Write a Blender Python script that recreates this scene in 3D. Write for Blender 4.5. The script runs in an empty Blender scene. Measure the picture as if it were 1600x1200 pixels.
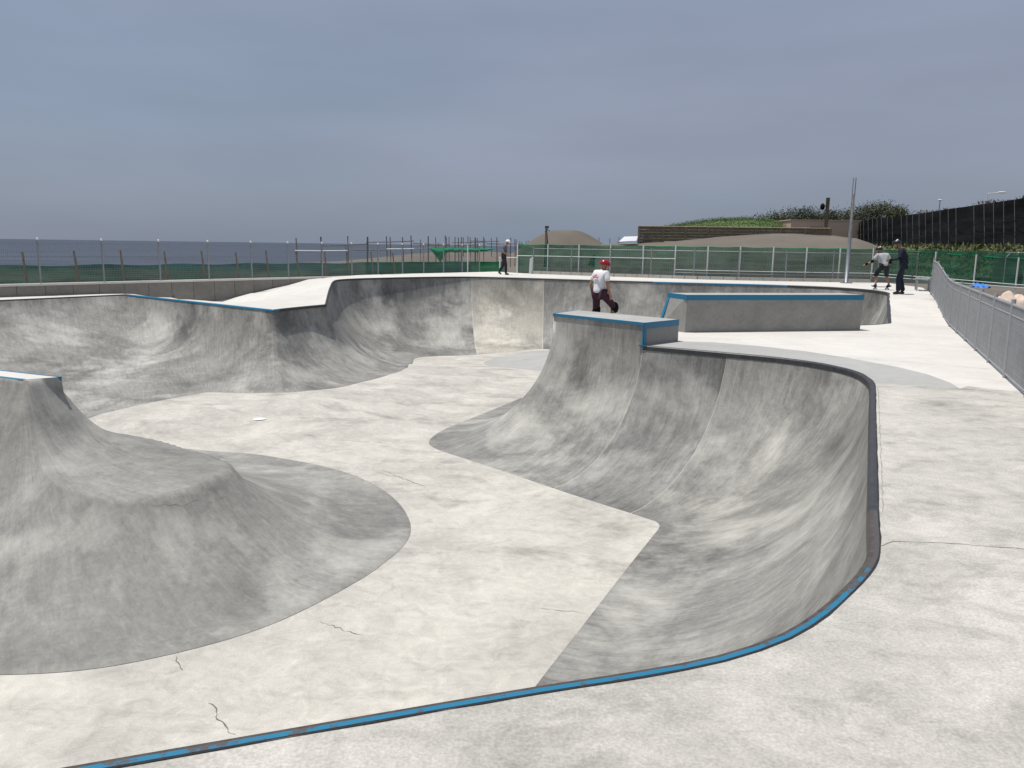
import bpy, bmesh, math, random
import numpy as np
from mathutils import Vector, Matrix, noise
from mathutils.geometry import delaunay_2d_cdt
rnd = random.Random(7)
scene = bpy.context.scene
C = scene.collection

# ------------------------------------------------------------------ camera
F_PX, CAM_Z, ROLL, HORIZON = 1260.0, 1.92, math.radians(0.8), 384.0
PITCH = math.atan((600 - HORIZON) / F_PX)
cp, sp = math.cos(PITCH), math.sin(PITCH)
FWD = Vector((0, cp, -sp))
_r, _u = Vector((1, 0, 0)), Vector((0, sp, cp))
RIGHT = _r * math.cos(ROLL) + _u * math.sin(ROLL)
UP = _u * math.cos(ROLL) - _r * math.sin(ROLL)
CAM = Vector((0, 0, CAM_Z))
cam_data = bpy.data.cameras.new('camera')
cam = bpy.data.objects.new('camera', cam_data)
C.objects.link(cam)
cam.matrix_world = Matrix(((RIGHT.x, UP.x, -FWD.x, 0), (RIGHT.y, UP.y, -FWD.y, 0),
                           (RIGHT.z, UP.z, -FWD.z, CAM_Z), (0, 0, 0, 1)))
cam_data.sensor_width = 36
cam_data.lens = F_PX / 1600 * 36
cam_data.clip_start = 0.05
cam_data.clip_end = 30000
scene.camera = cam

# ------------------------------------------------------------------ sky, sun, exposure
SUN_EL, SUN_AZ = math.radians(75), math.radians(174)      # azimuth measured from +x towards +y
sun_vec = Vector((math.cos(SUN_AZ) * math.cos(SUN_EL), math.sin(SUN_AZ) * math.cos(SUN_EL), math.sin(SUN_EL)))
world = bpy.data.worlds.new('World')
scene.world = world
world.use_nodes = True
wn = world.node_tree
wn.nodes.clear()
def wnode(t, **kw):
    n = wn.nodes.new(t)
    for k, v in kw.items(): setattr(n, k, v)
    return n
w_out = wnode('ShaderNodeOutputWorld'); w_bg = wnode('ShaderNodeBackground')
w_sky = wnode('ShaderNodeTexSky', sky_type='NISHITA', sun_disc=False)
w_sky.sun_elevation = SUN_EL
w_sky.sun_rotation = math.pi / 2 - SUN_AZ
w_sky.air_density = 1.0; w_sky.dust_density = 2.0; w_sky.ozone_density = 1.0
w_bg.inputs['Strength'].default_value = 0.1
w_tc = wnode('ShaderNodeTexCoord'); w_map = wnode('ShaderNodeMapping')
w_map.inputs['Scale'].default_value = (1.0, 1.0, 4.5)
w_map.inputs['Rotation'].default_value = (0.0, 0.12, 0.3)
w_noise = wnode('ShaderNodeTexNoise'); w_noise.inputs['Scale'].default_value = 1.9
w_noise.inputs['Detail'].default_value = 6; w_noise.inputs['Roughness'].default_value = 0.52
w_sep = wnode('ShaderNodeSeparateXYZ'); w_el = wnode('ShaderNodeMapRange')
w_el.inputs['From Min'].default_value = 0.0; w_el.inputs['From Max'].default_value = 0.38
w_ramp = wnode('ShaderNodeValToRGB')
w_ramp.color_ramp.elements[0].color = (2.5, 2.92, 3.75, 1)
w_ramp.color_ramp.elements[1].color = (3.1, 3.5, 4.6, 1)
w_cl = wnode('ShaderNodeMapRange'); w_cl.inputs['From Min'].default_value = 0.3; w_cl.inputs['From Max'].default_value = 0.7
w_cl.inputs['To Min'].default_value = 0.91; w_cl.inputs['To Max'].default_value = 1.1
w_mul = wnode('ShaderNodeMixRGB', blend_type='MULTIPLY'); w_mul.inputs['Fac'].default_value = 1.0
wn.links.new(w_tc.outputs['Generated'], w_sep.inputs['Vector']); wn.links.new(w_sep.outputs['Z'], w_el.inputs['Value'])
wn.links.new(w_el.outputs['Result'], w_ramp.inputs['Fac']); wn.links.new(w_noise.outputs['Fac'], w_cl.inputs['Value'])
w_n2 = wnode('ShaderNodeTexNoise'); w_n2.inputs['Scale'].default_value = 1.1; w_n2.inputs['Detail'].default_value = 4; wn.links.new(w_map.outputs['Vector'], w_n2.inputs['Vector'])
w_tint = wnode('ShaderNodeValToRGB'); w_tint.color_ramp.elements[0].position = 0.38; w_tint.color_ramp.elements[1].position = 0.64
w_tint.color_ramp.elements[0].color = (0.94, 1.0, 1.02, 1); w_tint.color_ramp.elements[1].color = (1.03, 1.0, 1.0, 1)
wn.links.new(w_n2.outputs['Fac'], w_tint.inputs['Fac'])
w_m2 = wnode('ShaderNodeMixRGB', blend_type='MULTIPLY'); w_m2.inputs['Fac'].default_value = 1.0
wn.links.new(w_ramp.outputs['Color'], w_m2.inputs['Color1']); wn.links.new(w_tint.outputs['Color'], w_m2.inputs['Color2'])
wn.links.new(w_m2.outputs['Color'], w_mul.inputs['Color1']); wn.links.new(w_cl.outputs['Result'], w_mul.inputs['Color2'])
w_mix = wnode('ShaderNodeMixRGB'); w_mix.inputs['Fac'].default_value = 0.88
wn.links.new(w_tc.outputs['Generated'], w_map.inputs['Vector'])
wn.links.new(w_map.outputs['Vector'], w_noise.inputs['Vector'])
wn.links.new(w_sky.outputs['Color'], w_mix.inputs['Color1'])
wn.links.new(w_mul.outputs['Color'], w_mix.inputs['Color2'])
wn.links.new(w_mix.outputs['Color'], w_bg.inputs['Color'])
wn.links.new(w_bg.outputs['Background'], w_out.inputs['Surface'])
sun_data = bpy.data.lights.new('sun', 'SUN')
sun_data.energy = 4.0; sun_data.angle = math.radians(0.6); sun_data.color = (1.0, 0.97, 0.925)
sun = bpy.data.objects.new('sun', sun_data)
C.objects.link(sun)
sun.rotation_euler = sun_vec.to_track_quat('Z', 'Y').to_euler()
sun.location = (0, 0, 30)
vs = scene.view_settings
vs.view_transform = 'Standard'; vs.look = 'None'; vs.exposure = 0.0; vs.gamma = 1.0
vs.use_curve_mapping = False

# ------------------------------------------------------------------ helpers
def P(px, py, z):
    """the point at height z that the photograph shows at pixel (px, py)"""
    d = FWD + RIGHT * ((px - 800) / F_PX) + UP * ((600 - py) / F_PX)
    return CAM + d * ((z - CAM_Z) / d.z)
def PD(px, py, dist):
    """the point at ground distance dist (along y) on that pixel's direction"""
    d = FWD + RIGHT * ((px - 800) / F_PX) + UP * ((600 - py) / F_PX)
    return CAM + d * (dist / d.y)
def smooth(t):
    t = max(0.0, min(1.0, t)); return t * t * (3 - 2 * t)
def link(o, parent=None):
    C.objects.link(o)
    if parent is not None: o.parent = parent
    return o
def tag(o, label=None, cat=None, group=None, kind=None):
    if label: o['label'] = label
    if cat: o['category'] = cat
    if group: o['group'] = group
    if kind: o['kind'] = kind
    return o
def empty(name, loc, rz=0.0):
    o = bpy.data.objects.new(name, None); o.location = loc; o.rotation_euler = (0, 0, rz)
    o.empty_display_size = 0.2
    return link(o)
def mesh_obj(name, verts, faces, mats, parent=None, smooth_shade=False, uvs=None):
    me = bpy.data.meshes.new(name)
    me.from_pydata([tuple(v) for v in verts], [], faces)
    for m in (mats if isinstance(mats, (list, tuple)) else [mats]): me.materials.append(m)
    if smooth_shade: me.polygons.foreach_set('use_smooth', [True] * len(me.polygons))
    if uvs is not None:
        ul = me.uv_layers.new(name='UVMap')
        li = np.empty(len(me.loops), dtype=np.int32); me.loops.foreach_get('vertex_index', li)
        ul.data.foreach_set('uv', np.asarray(uvs, dtype=np.float32)[li].ravel())
    me.update()
    return link(bpy.data.objects.new(name, me), parent)
class MB:
    """collects simple shapes into one mesh"""
    def __init__(s): s.v = []; s.f = []
    def add(s, v, f):
        n = len(s.v); s.v += [Vector(q) for q in v]; s.f += [tuple(i + n for i in q) for q in f]
    def box(s, c, d, rot=None):
        c = Vector(c); R = rot or Matrix.Identity(3)
        v = [c + R @ Vector((x * d[0] / 2, y * d[1] / 2, z * d[2] / 2)) for z in (-1, 1) for y in (-1, 1) for x in (-1, 1)]
        s.add(v, [(0, 2, 3, 1), (4, 5, 7, 6), (0, 1, 5, 4), (2, 6, 7, 3), (0, 4, 6, 2), (1, 3, 7, 5)])
    def tube(s, pts, r, n=6, cap=True):
        pts = [Vector(p) for p in pts]
        rs = r if isinstance(r, (list, tuple)) else [r] * len(pts)
        rings = []
        for i, p in enumerate(pts):
            d = (pts[min(i + 1, len(pts) - 1)] - pts[max(i - 1, 0)]).normalized()
            a = d.cross(Vector((0, 0, 1)))
            if a.length < 1e-3: a = d.cross(Vector((0, 1, 0)))
            a.normalize(); b = d.cross(a)
            rings.append([p + (a * math.cos(2 * math.pi * k / n) + b * math.sin(2 * math.pi * k / n)) * rs[i] for k in range(n)])
        v = [q for rg in rings for q in rg]; f = []
        for i in range(len(pts) - 1):
            for k in range(n):
                f.append((i * n + k, i * n + (k + 1) % n, (i + 1) * n + (k + 1) % n, (i + 1) * n + k))
        if cap:
            f.append(tuple(range(n))); f.append(tuple(reversed([(len(pts) - 1) * n + k for k in range(n)])))
        s.add(v, f)
    def sphere(s, c, r, nu=12, nv=8, top_only=False, rot=None):
        c = Vector(c); R = rot or Matrix.Identity(3); rr = r if isinstance(r, (tuple, list)) else (r, r, r)
        v, f = [], []
        lo = 0.0 if top_only else -math.pi / 2
        for j in range(nv + 1):
            a = lo + (math.pi / 2 - lo) * j / nv
            for i in range(nu):
                b = 2 * math.pi * i / nu
                v.append(c + R @ Vector((rr[0] * math.cos(a) * math.cos(b), rr[1] * math.cos(a) * math.sin(b), rr[2] * math.sin(a))))
        for j in range(nv):
            for i in range(nu):
                f.append((j * nu + i, j * nu + (i + 1) % nu, (j + 1) * nu + (i + 1) % nu, (j + 1) * nu + i))
        s.add(v, f)
    def build(s, name, mat, parent=None, sm=False):
        return mesh_obj(name, s.v, s.f, mat, parent, sm)
ORD = ['first', 'second', 'third', 'fourth', 'fifth', 'sixth', 'seventh', 'eighth', 'ninth', 'tenth', 'eleventh', 'twelfth',
       'thirteenth', 'fourteenth', 'fifteenth', 'sixteenth', 'seventeenth', 'eighteenth', 'nineteenth', 'twentieth']
def ordinal(i):
    if i < 20: return ORD[i]
    tens = {2: 'twenty', 3: 'thirty', 4: 'forty', 5: 'fifty'}; tieth = {2: 'twentieth', 3: 'thirtieth', 4: 'fortieth', 5: 'fiftieth'}
    n = i + 1
    return tieth[n // 10] if n % 10 == 0 else tens[n // 10] + '-' + ORD[n % 10 - 1]

# ------------------------------------------------------------------ materials
def new_mat(name):
    m = bpy.data.materials.new(name); m.use_nodes = True
    nt = m.node_tree; b = nt.nodes['Principled BSDF']
    return m, nt, b
def nd(nt, t, **kw):
    n = nt.nodes.new(t)
    for k, v in kw.items():
        if k in n.inputs: n.inputs[k].default_value = v
        else: setattr(n, k, v)
    return n
def plain(name, col, rough=0.6, metal=0.0, var=0.0, scale=8.0, bump=0.0):
    m, nt, b = new_mat(name)
    b.inputs['Roughness'].default_value = rough; b.inputs['Metallic'].default_value = metal
    b.inputs['Base Color'].default_value = (*col, 1)
    if var:
        tc = nd(nt, 'ShaderNodeTexCoord'); nz = nd(nt, 'ShaderNodeTexNoise', Scale=scale, Detail=6.0, Roughness=0.6)
        rp = nd(nt, 'ShaderNodeValToRGB')
        rp.color_ramp.elements[0].position = 0.28; rp.color_ramp.elements[1].position = 0.72
        rp.color_ramp.elements[0].color = (*[c * (1 - var) for c in col], 1)
        rp.color_ramp.elements[1].color = (*[min(1, c * (1 + var)) for c in col], 1)
        nt.links.new(tc.outputs['Object'], nz.inputs['Vector']); nt.links.new(nz.outputs['Fac'], rp.inputs['Fac'])
        nt.links.new(rp.outputs['Color'], b.inputs['Base Color'])
        if bump:
            bp = nd(nt, 'ShaderNodeBump', Strength=bump, Distance=0.02)
            nt.links.new(nz.outputs['Fac'], bp.inputs['Height']); nt.links.new(bp.outputs['Normal'], b.inputs['Normal'])
    return m
def concrete(name, light, dark, stain=0.35, big=0.45, streak=0.0, speck=0.10, rough=0.8, dirt=None, seed=0.0, streak_scale=(7.0, 0.55)):
    """trowelled concrete: cloudy tone, burnish streaks along the UV v axis, fine speckle"""
    m, nt, b = new_mat(name)
    L = nt.links.new
    tc = nd(nt, 'ShaderNodeTexCoord')
    mp = nd(nt, 'ShaderNodeMapping'); mp.inputs['Location'].default_value = (seed * 3.1, seed * 1.7, seed)
    L(tc.outputs['Object'], mp.inputs['Vector'])
    n1 = nd(nt, 'ShaderNodeTexNoise', Scale=big, Detail=7.0, Roughness=0.62, Distortion=0.6)
    n2 = nd(nt, 'ShaderNodeTexNoise', Scale=big * 5.5, Detail=8.0, Roughness=0.7, Distortion=1.2)
    n3 = nd(nt, 'ShaderNodeTexNoise', Scale=60.0, Detail=3.0, Roughness=0.7)
    for n in (n1, n2, n3): L(mp.outputs['Vector'], n.inputs['Vector'])
    def math_(op, a, bb, clamp=False):
        q = nd(nt, 'ShaderNodeMath', operation=op); q.use_clamp = clamp
        for i, x in enumerate((a, bb)):
            if isinstance(x, (int, float)): q.inputs[i].default_value = x
            else: L(x, q.inputs[i])
        return q.outputs[0]
    fac = math_('ADD', math_('MULTIPLY', n1.outputs['Fac'], 0.55), math_('MULTIPLY', n2.outputs['Fac'], 0.45))
    if streak:
        uvm = nd(nt, 'ShaderNodeMapping'); uvm.inputs['Scale'].default_value = (streak_scale[0], streak_scale[1], 1)
        uvm.inputs['Rotation'].default_value = (0, 0, 0.16); uvm.inputs['Location'].default_value = (seed, seed * 2, 0)
        # bend the strokes a little with a low noise
        L(tc.outputs['UV'], uvm.inputs['Vector'])
        n4 = nd(nt, 'ShaderNodeTexNoise', Scale=1.0, Detail=7.0, Roughness=0.66, Distortion=0.7)
        L(uvm.outputs['Vector'], n4.inputs['Vector'])
        fac = math_('ADD', math_('MULTIPLY', fac, 1 - streak), math_('MULTIPLY', n4.outputs['Fac'], streak))
    rp = nd(nt, 'ShaderNodeValToRGB')
    e = rp.color_ramp.elements
    e[0].position = 0.5 - stain * 0.42; e[0].color = (*dark, 1)
    e[1].position = 0.5 + stain * 0.36; e[1].color = (*light, 1)
    L(fac, rp.inputs['Fac'])
    mul = nd(nt, 'ShaderNodeMixRGB', blend_type='MULTIPLY'); mul.inputs['Fac'].default_value = 1.0
    sp_ = nd(nt, 'ShaderNodeMapRange'); sp_.inputs['From Min'].default_value = 0.3; sp_.inputs['From Max'].default_value = 0.7
    sp_.inputs['To Min'].default_value = 1 - speck; sp_.inputs['To Max'].default_value = 1 + speck * 0.4
    L(n3.outputs['Fac'], sp_.inputs['Value'])
    L(rp.outputs['Color'], mul.inputs['Color1']); L(sp_.outputs['Result'], mul.inputs['Color2'])
    col = mul.outputs['Color']
    if dirt:      # darker scuffs with their own shapes
        n5 = nd(nt, 'ShaderNodeTexNoise', Scale=dirt[1], Detail=9.0, Roughness=0.72, Distortion=0.4)
        sc = nd(nt, 'ShaderNodeMapping'); sc.inputs['Scale'].default_value = (0.75, 1.15, 1.0); sc.inputs['Location'].default_value = (5 + seed, 3, 2)
        L(tc.outputs['Object'], sc.inputs['Vector']); L(sc.outputs['Vector'], n5.inputs['Vector'])
        mr = nd(nt, 'ShaderNodeMapRange'); mr.inputs['From Min'].default_value = 0.52; mr.inputs['From Max'].default_value = 0.68
        mr.inputs['To Min'].default_value = 1.0; mr.inputs['To Max'].default_value = 1 - dirt[0]
        L(n5.outputs['Fac'], mr.inputs['Value'])
        m2 = nd(nt, 'ShaderNodeMixRGB', blend_type='MULTIPLY'); m2.inputs['Fac'].default_value = 1.0
        L(col, m2.inputs['Color1']); L(mr.outputs['Result'], m2.inputs['Color2']); col = m2.outputs['Color']
    if dirt:      # wheel scuffs: long thin marks in two directions
        for ang, off in ((0.45, 1.0), (-0.9, 7.0)):
            sm_ = nd(nt, 'ShaderNodeMapping'); sm_.inputs['Rotation'].default_value = (0, 0, ang); sm_.inputs['Scale'].default_value = (0.35, 7.0, 1.0); sm_.inputs['Location'].default_value = (off, off, 0)
            wp_ = nd(nt, 'ShaderNodeMixRGB', blend_type='ADD'); wp_.inputs['Fac'].default_value = 0.5; L(tc.outputs['Object'], wp_.inputs['Color1']); L(n1.outputs['Color'], wp_.inputs['Color2'])
            L(wp_.outputs['Color'], sm_.inputs['Vector'])
            n6 = nd(nt, 'ShaderNodeTexNoise', Scale=1.0, Detail=5.0, Roughness=0.6); L(sm_.outputs['Vector'], n6.inputs['Vector'])
            mr = nd(nt, 'ShaderNodeMapRange'); mr.inputs['From Min'].default_value = 0.60; mr.inputs['From Max'].default_value = 0.70; mr.inputs['To Min'].default_value = 1.0; mr.inputs['To Max'].default_value = 0.92
            L(n6.outputs['Fac'], mr.inputs['Value'])
            m2 = nd(nt, 'ShaderNodeMixRGB', blend_type='MULTIPLY'); m2.inputs['Fac'].default_value = 1.0
            L(col, m2.inputs['Color1']); L(mr.outputs['Result'], m2.inputs['Color2']); col = m2.outputs['Color']
    L(col, b.inputs['Base Color'])
    b.inputs['Roughness'].default_value = rough
    b.inputs['Specular IOR Level'].default_value = 0.35
    bp = nd(nt, 'ShaderNodeBump', Strength=0.25, Distance=0.004)
    bsum = math_('ADD', math_('MULTIPLY', n3.outputs['Fac'], 0.5), n2.outputs['Fac'])
    L(bsum, bp.inputs['Height']); L(bp.outputs['Normal'], b.inputs['Normal'])
    return m
M = {}
M['floor'] = concrete('floor_concrete', (0.625, 0.592, 0.52), (0.385, 0.367, 0.325), 0.34, 0.75, 0, 0.14, 0.75, (0.36, 0.8), 1)
M['near_deck'] = concrete('near_deck_concrete', (0.61, 0.58, 0.515), (0.375, 0.36, 0.322), 0.34, 0.9, 0, 0.26, 0.85, (0.38, 1.2), 2)
M['mid_deck'] = concrete('mid_deck_concrete', (0.69, 0.655, 0.595), (0.55, 0.525, 0.48), 0.4, 0.35, 0, 0.06, 0.8, (0.08, 0.9), 3)
M['lane'] = concrete('lane_concrete', (0.44, 0.435, 0.41), (0.34, 0.335, 0.315), 0.4, 0.6, 0, 0.08, 0.8, None, 4)
def trowelled(name, light, dark, seed, use_uv=True, blotch=0.5, stroke=(4.4, 0.7)):
    """steel-trowelled curved concrete: clouds, burnished blotches, curved trowel strokes, pale scuffs"""
    m, nt, b = new_mat(name); L = nt.links.new
    tc = nd(nt, 'ShaderNodeTexCoord')
    mp = nd(nt, 'ShaderNodeMapping'); mp.inputs['Location'].default_value = (seed * 3.1, seed * 1.7, seed); L(tc.outputs['Object'], mp.inputs['Vector'])
    def noise_(vec, sc, det, ro, di=0.0):
        q = nd(nt, 'ShaderNodeTexNoise', Scale=sc, Detail=det, Roughness=ro, Distortion=di); L(vec, q.inputs['Vector']); return q
    def mth(op, x, y, clamp=False):
        q = nd(nt, 'ShaderNodeMath', operation=op); q.use_clamp = clamp
        for i, z in enumerate((x, y)):
            if isinstance(z, (int, float)): q.inputs[i].default_value = z
            else: L(z, q.inputs[i])
        return q.outputs[0]
    def rng(x, a0, a1, b0, b1):
        q = nd(nt, 'ShaderNodeMapRange'); L(x, q.inputs['Value'])
        for k, z in zip(('From Min', 'From Max', 'To Min', 'To Max'), (a0, a1, b0, b1)): q.inputs[k].default_value = z
        return q.outputs['Result']
    big = noise_(mp.outputs['Vector'], 0.42, 6.0, 0.6, 0.2)
    mid = noise_(mp.outputs['Vector'], 1.7, 12.0, 0.78, 0.25)
    fine = noise_(mp.outputs['Vector'], 11.0, 8.0, 0.72, 0.8)
    src = tc.outputs['UV'] if use_uv else tc.outputs['Object']
    warp = nd(nt, 'ShaderNodeMixRGB', blend_type='ADD'); warp.inputs['Fac'].default_value = 0.28
    wn1 = noise_(src, 0.55, 3.0, 0.5); L(src, warp.inputs['Color1']); L(wn1.outputs['Color'], warp.inputs['Color2'])
    um = nd(nt, 'ShaderNodeMapping'); um.inputs['Scale'].default_value = (stroke[0], stroke[1], 1.0); um.inputs['Rotation'].default_value = (0, 0, 0.3); um.inputs['Location'].default_value = (seed, seed, 0)
    L(warp.outputs['Color'], um.inputs['Vector'])
    st1 = noise_(um.outputs['Vector'], 1.9, 12.0, 0.8, 0.5)
    um2 = nd(nt, 'ShaderNodeMapping'); um2.inputs['Scale'].default_value = (stroke[0] * 4.5, stroke[1] * 0.9, 1.0); um2.inputs['Rotation'].default_value = (0, 0, -0.35); L(warp.outputs['Color'], um2.inputs['Vector'])
    st2 = noise_(um2.outputs['Vector'], 2.2, 9.0, 0.75, 0.4)
    fac = mth('ADD', mth('ADD', mth('MULTIPLY', big.outputs['Fac'], 0.26), mth('MULTIPLY', mid.outputs['Fac'], 0.18)), mth('ADD', mth('MULTIPLY', st1.outputs['Fac'], 0.34), mth('MULTIPLY', st2.outputs['Fac'], 0.22)))
    rp = nd(nt, 'ShaderNodeValToRGB'); e = rp.color_ramp.elements
    e[0].position = 0.40; e[0].color = (*dark, 1); e[1].position = 0.60; e[1].color = (*light, 1); L(fac, rp.inputs['Fac'])
    bl = noise_(mp.outputs['Vector'], 0.5, 9.0, 0.66, 0.3)
    pp = nd(nt, 'ShaderNodeMapping'); pp.inputs['Location'].default_value = (17 + seed, 4, 9); L(tc.outputs['Object'], pp.inputs['Vector'])
    pt = noise_(pp.outputs['Vector'], 0.42, 9.0, 0.66, 0.3)
    f1 = rng(bl.outputs['Fac'], 0.46, 0.66, 1.0, 1.0 - blotch)
    f2 = rng(fine.outputs['Fac'], 0.34, 0.66, 0.84, 1.1)
    col = rp.outputs['Color']
    for f_ in (f1, f2):
        q = nd(nt, 'ShaderNodeMixRGB', blend_type='MULTIPLY'); q.inputs['Fac'].default_value = 1.0; L(col, q.inputs['Color1']); L(f_, q.inputs['Color2']); col = q.outputs['Color']
    pale = rng(st2.outputs['Fac'], 0.62, 0.72, 0.0, 0.35)
    q = nd(nt, 'ShaderNodeMixRGB'); L(pale, q.inputs['Fac']); L(col, q.inputs['Color1']); q.inputs['Color2'].default_value = (*[min(1, c * 1.25) for c in light], 1); col = q.outputs['Color']
    q = nd(nt, 'ShaderNodeMixRGB'); L(rng(pt.outputs['Fac'], 0.49, 0.68, 0.0, 0.72), q.inputs['Fac']); L(col, q.inputs['Color1'])
    pc_ = nd(nt, 'ShaderNodeMixRGB', blend_type='MULTIPLY'); pc_.inputs['Fac'].default_value = 1.0; pc_.inputs['Color1'].default_value = (*[min(1, c * 1.65) for c in light], 1); L(rng(st1.outputs['Fac'], 0.3, 0.7, 0.78, 1.1), pc_.inputs['Color2'])
    L(pc_.outputs['Color'], q.inputs['Color2']); col = q.outputs['Color']
    L(col, b.inputs['Base Color'])
    L(rng(bl.outputs['Fac'], 0.45, 0.66, 0.72, 0.5), b.inputs['Roughness']); b.inputs['Specular IOR Level'].default_value = 0.3
    bp = nd(nt, 'ShaderNodeBump', Strength=0.3, Distance=0.006); L(mth('ADD', st1.outputs['Fac'], mth('MULTIPLY', fine.outputs['Fac'], 0.5)), bp.inputs['Height']); L(bp.outputs['Normal'], b.inputs['Normal'])
    return m
M['wall'] = trowelled('wall_concrete', (0.38, 0.366, 0.328), (0.14, 0.138, 0.13), 5)
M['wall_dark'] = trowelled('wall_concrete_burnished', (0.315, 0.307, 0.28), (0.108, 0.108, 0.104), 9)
M['wall_light'] = trowelled('wall_concrete_pale', (0.52, 0.485, 0.41), (0.30, 0.285, 0.25), 12, True, 0.4)
M['island'] = trowelled('island_concrete', (0.385, 0.37, 0.33), (0.20, 0.196, 0.182), 15, True, 0.32, (2.2, 0.8))
M['cast'] = concrete('cast_concrete', (0.36, 0.35, 0.32), (0.22, 0.215, 0.2), 0.45, 1.1, 0, 0.18, 0.85, None, 18)
M['retaining'] = concrete('retaining_concrete', (0.27, 0.255, 0.23), (0.17, 0.16, 0.142), 0.45, 0.9, 0, 0.16, 0.9, None, 21)
M['kerb'] = concrete('kerb_concrete', (0.5, 0.48, 0.43), (0.36, 0.345, 0.31), 0.4, 1.5, 0, 0.12, 0.9, None, 22)
M['seam'] = plain('seam_mortar', (0.52, 0.5, 0.44), 0.9, var=0.15, scale=3)
M['crack'] = plain('crack_dark', (0.17, 0.155, 0.13), 0.95, var=0.4, scale=12)
M['crack_pale'] = plain('hairline_pale', (0.3, 0.285, 0.25), 0.95, var=0.3, scale=5)
M['joint'] = plain('joint_black', (0.022, 0.021, 0.02), 0.9, var=0.5, scale=30)
M['dark_coping'] = plain('dark_coping', (0.055, 0.055, 0.057), 0.5, 0.3, 0.3, 10)
def worn_blue(name, top_only, wear=0.5):
    m, nt, b = new_mat(name); L = nt.links.new
    tc = nd(nt, 'ShaderNodeTexCoord'); nz = nd(nt, 'ShaderNodeTexNoise', Scale=9.0, Detail=8.0, Roughness=0.75)
    n2 = nd(nt, 'ShaderNodeTexNoise', Scale=0.9, Detail=3.0)
    L(tc.outputs['Object'], nz.inputs['Vector']); L(tc.outputs['Object'], n2.inputs['Vector'])
    ad = nd(nt, 'ShaderNodeMath', operation='MULTIPLY_ADD'); ad.inputs[1].default_value = 0.35
    L(n2.outputs['Fac'], ad.inputs[0]); L(nz.outputs['Fac'], ad.inputs[2])
    mr = nd(nt, 'ShaderNodeMapRange'); mr.inputs['From Min'].default_value = wear + 0.24; mr.inputs['From Max'].default_value = wear + 0.29
    src_ = ad.outputs[0]
    if top_only:      # the paint is ground away towards the straight right hand run
        sy = nd(nt, 'ShaderNodeSeparateXYZ'); L(tc.outputs['Object'], sy.inputs['Vector'])
        gr = nd(nt, 'ShaderNodeMapRange'); gr.inputs['From Min'].default_value = 4.1; gr.inputs['From Max'].default_value = 5.35; gr.inputs['To Min'].default_value = 0.0; gr.inputs['To Max'].default_value = 0.3
        L(sy.outputs['Y'], gr.inputs['Value']); ag = nd(nt, 'ShaderNodeMath', operation='ADD'); L(src_, ag.inputs[0]); L(gr.outputs['Result'], ag.inputs[1]); src_ = ag.outputs[0]
    L(src_, mr.inputs['Value'])
    steel = nd(nt, 'ShaderNodeValToRGB')
    steel.color_ramp.elements[0].color = (0.06, 0.045, 0.036, 1); steel.color_ramp.elements[1].color = (0.1, 0.098, 0.1, 1)
    L(nz.outputs['Fac'], steel.inputs['Fac'])
    mx = nd(nt, 'ShaderNodeMixRGB'); mx.inputs['Color1'].default_value = (0.014, 0.165, 0.29, 1)
    fac = mr.outputs['Result']
    if top_only:
        ge = nd(nt, 'ShaderNodeNewGeometry'); sx = nd(nt, 'ShaderNodeSeparateXYZ'); L(ge.outputs['True Normal'], sx.inputs['Vector'])
        lt = nd(nt, 'ShaderNodeMath', operation='LESS_THAN'); lt.inputs[1].default_value = 0.6; L(sx.outputs['Z'], lt.inputs[0])
        mxm = nd(nt, 'ShaderNodeMath', operation='MAXIMUM'); L(lt.outputs[0], mxm.inputs[0]); L(fac, mxm.inputs[1]); fac = mxm.outputs[0]
    L(fac, mx.inputs['Fac']); L(steel.outputs['Color'], mx.inputs['Color2'])
    L(mx.outputs['Color'], b.inputs['Base Color']); b.inputs['Roughness'].default_value = 0.45
    return m
M['coping'] = worn_blue('coping_blue_top_bare_steel_face', True, 0.485)
M['bare_steel'] = plain('bare_rusty_steel', (0.085, 0.07, 0.06), 0.55, 0.2, 0.4, 14)
M['blue_edge'] = worn_blue('blue_painted_edge', False, 0.62)
M['galv'] = plain('galvanised_grey', (0.30, 0.315, 0.325), 0.5, 0.6, 0.15, 5)
M['net_pole'] = plain('dull_pole', (0.13, 0.13, 0.125), 0.85)
M['wire'] = plain('grey_wire', (0.20, 0.225, 0.235), 0.5, 0.4)
M['wire_dark'] = plain('dark_grey_wire', (0.36, 0.365, 0.37), 0.55, 0.3, 0.12, 3)
M['white_metal'] = plain('white_painted_metal', (0.72, 0.73, 0.72), 0.5, 0.0, 0.08, 4)
M['wood'] = plain('weathered_wood', (0.27, 0.2, 0.13), 0.9, 0.0, 0.35, 6, 0.3)
M['wood_dark'] = plain('old_grey_wood', (0.2, 0.165, 0.125), 0.9, 0.0, 0.4, 5, 0.3)
M['bamboo'] = plain('bamboo_grey', (0.15, 0.135, 0.12), 0.8, 0.0, 0.4, 3)
M['sand'] = plain('dark_sand', (0.145, 0.125, 0.1), 0.95, 0.0, 0.16, 0.25, 0.2)
M['soil'] = plain('brown_soil', (0.22, 0.135, 0.075), 0.95, 0.0, 0.35, 1.6, 0.6)
M['rock'] = plain('pale_rubble', (0.62, 0.5, 0.4), 0.9, 0.0, 0.2, 4, 0.5)
M['tarp_white'] = plain('white_sheet', (0.75, 0.76, 0.76), 0.7, 0.0, 0.05, 3)
M['tarp_blue'] = plain('blue_sheet', (0.04, 0.2, 0.62), 0.6, 0.0, 0.1, 5)
M['tan'] = plain('tan_render', (0.58, 0.43, 0.34), 0.9, 0.0, 0.08, 0.4)
M['black'] = plain('black_fabric', (0.012, 0.012, 0.013), 0.9)
M['black'].node_tree.nodes['Principled BSDF'].inputs['Specular IOR Level'].default_value = 0.1
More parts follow.
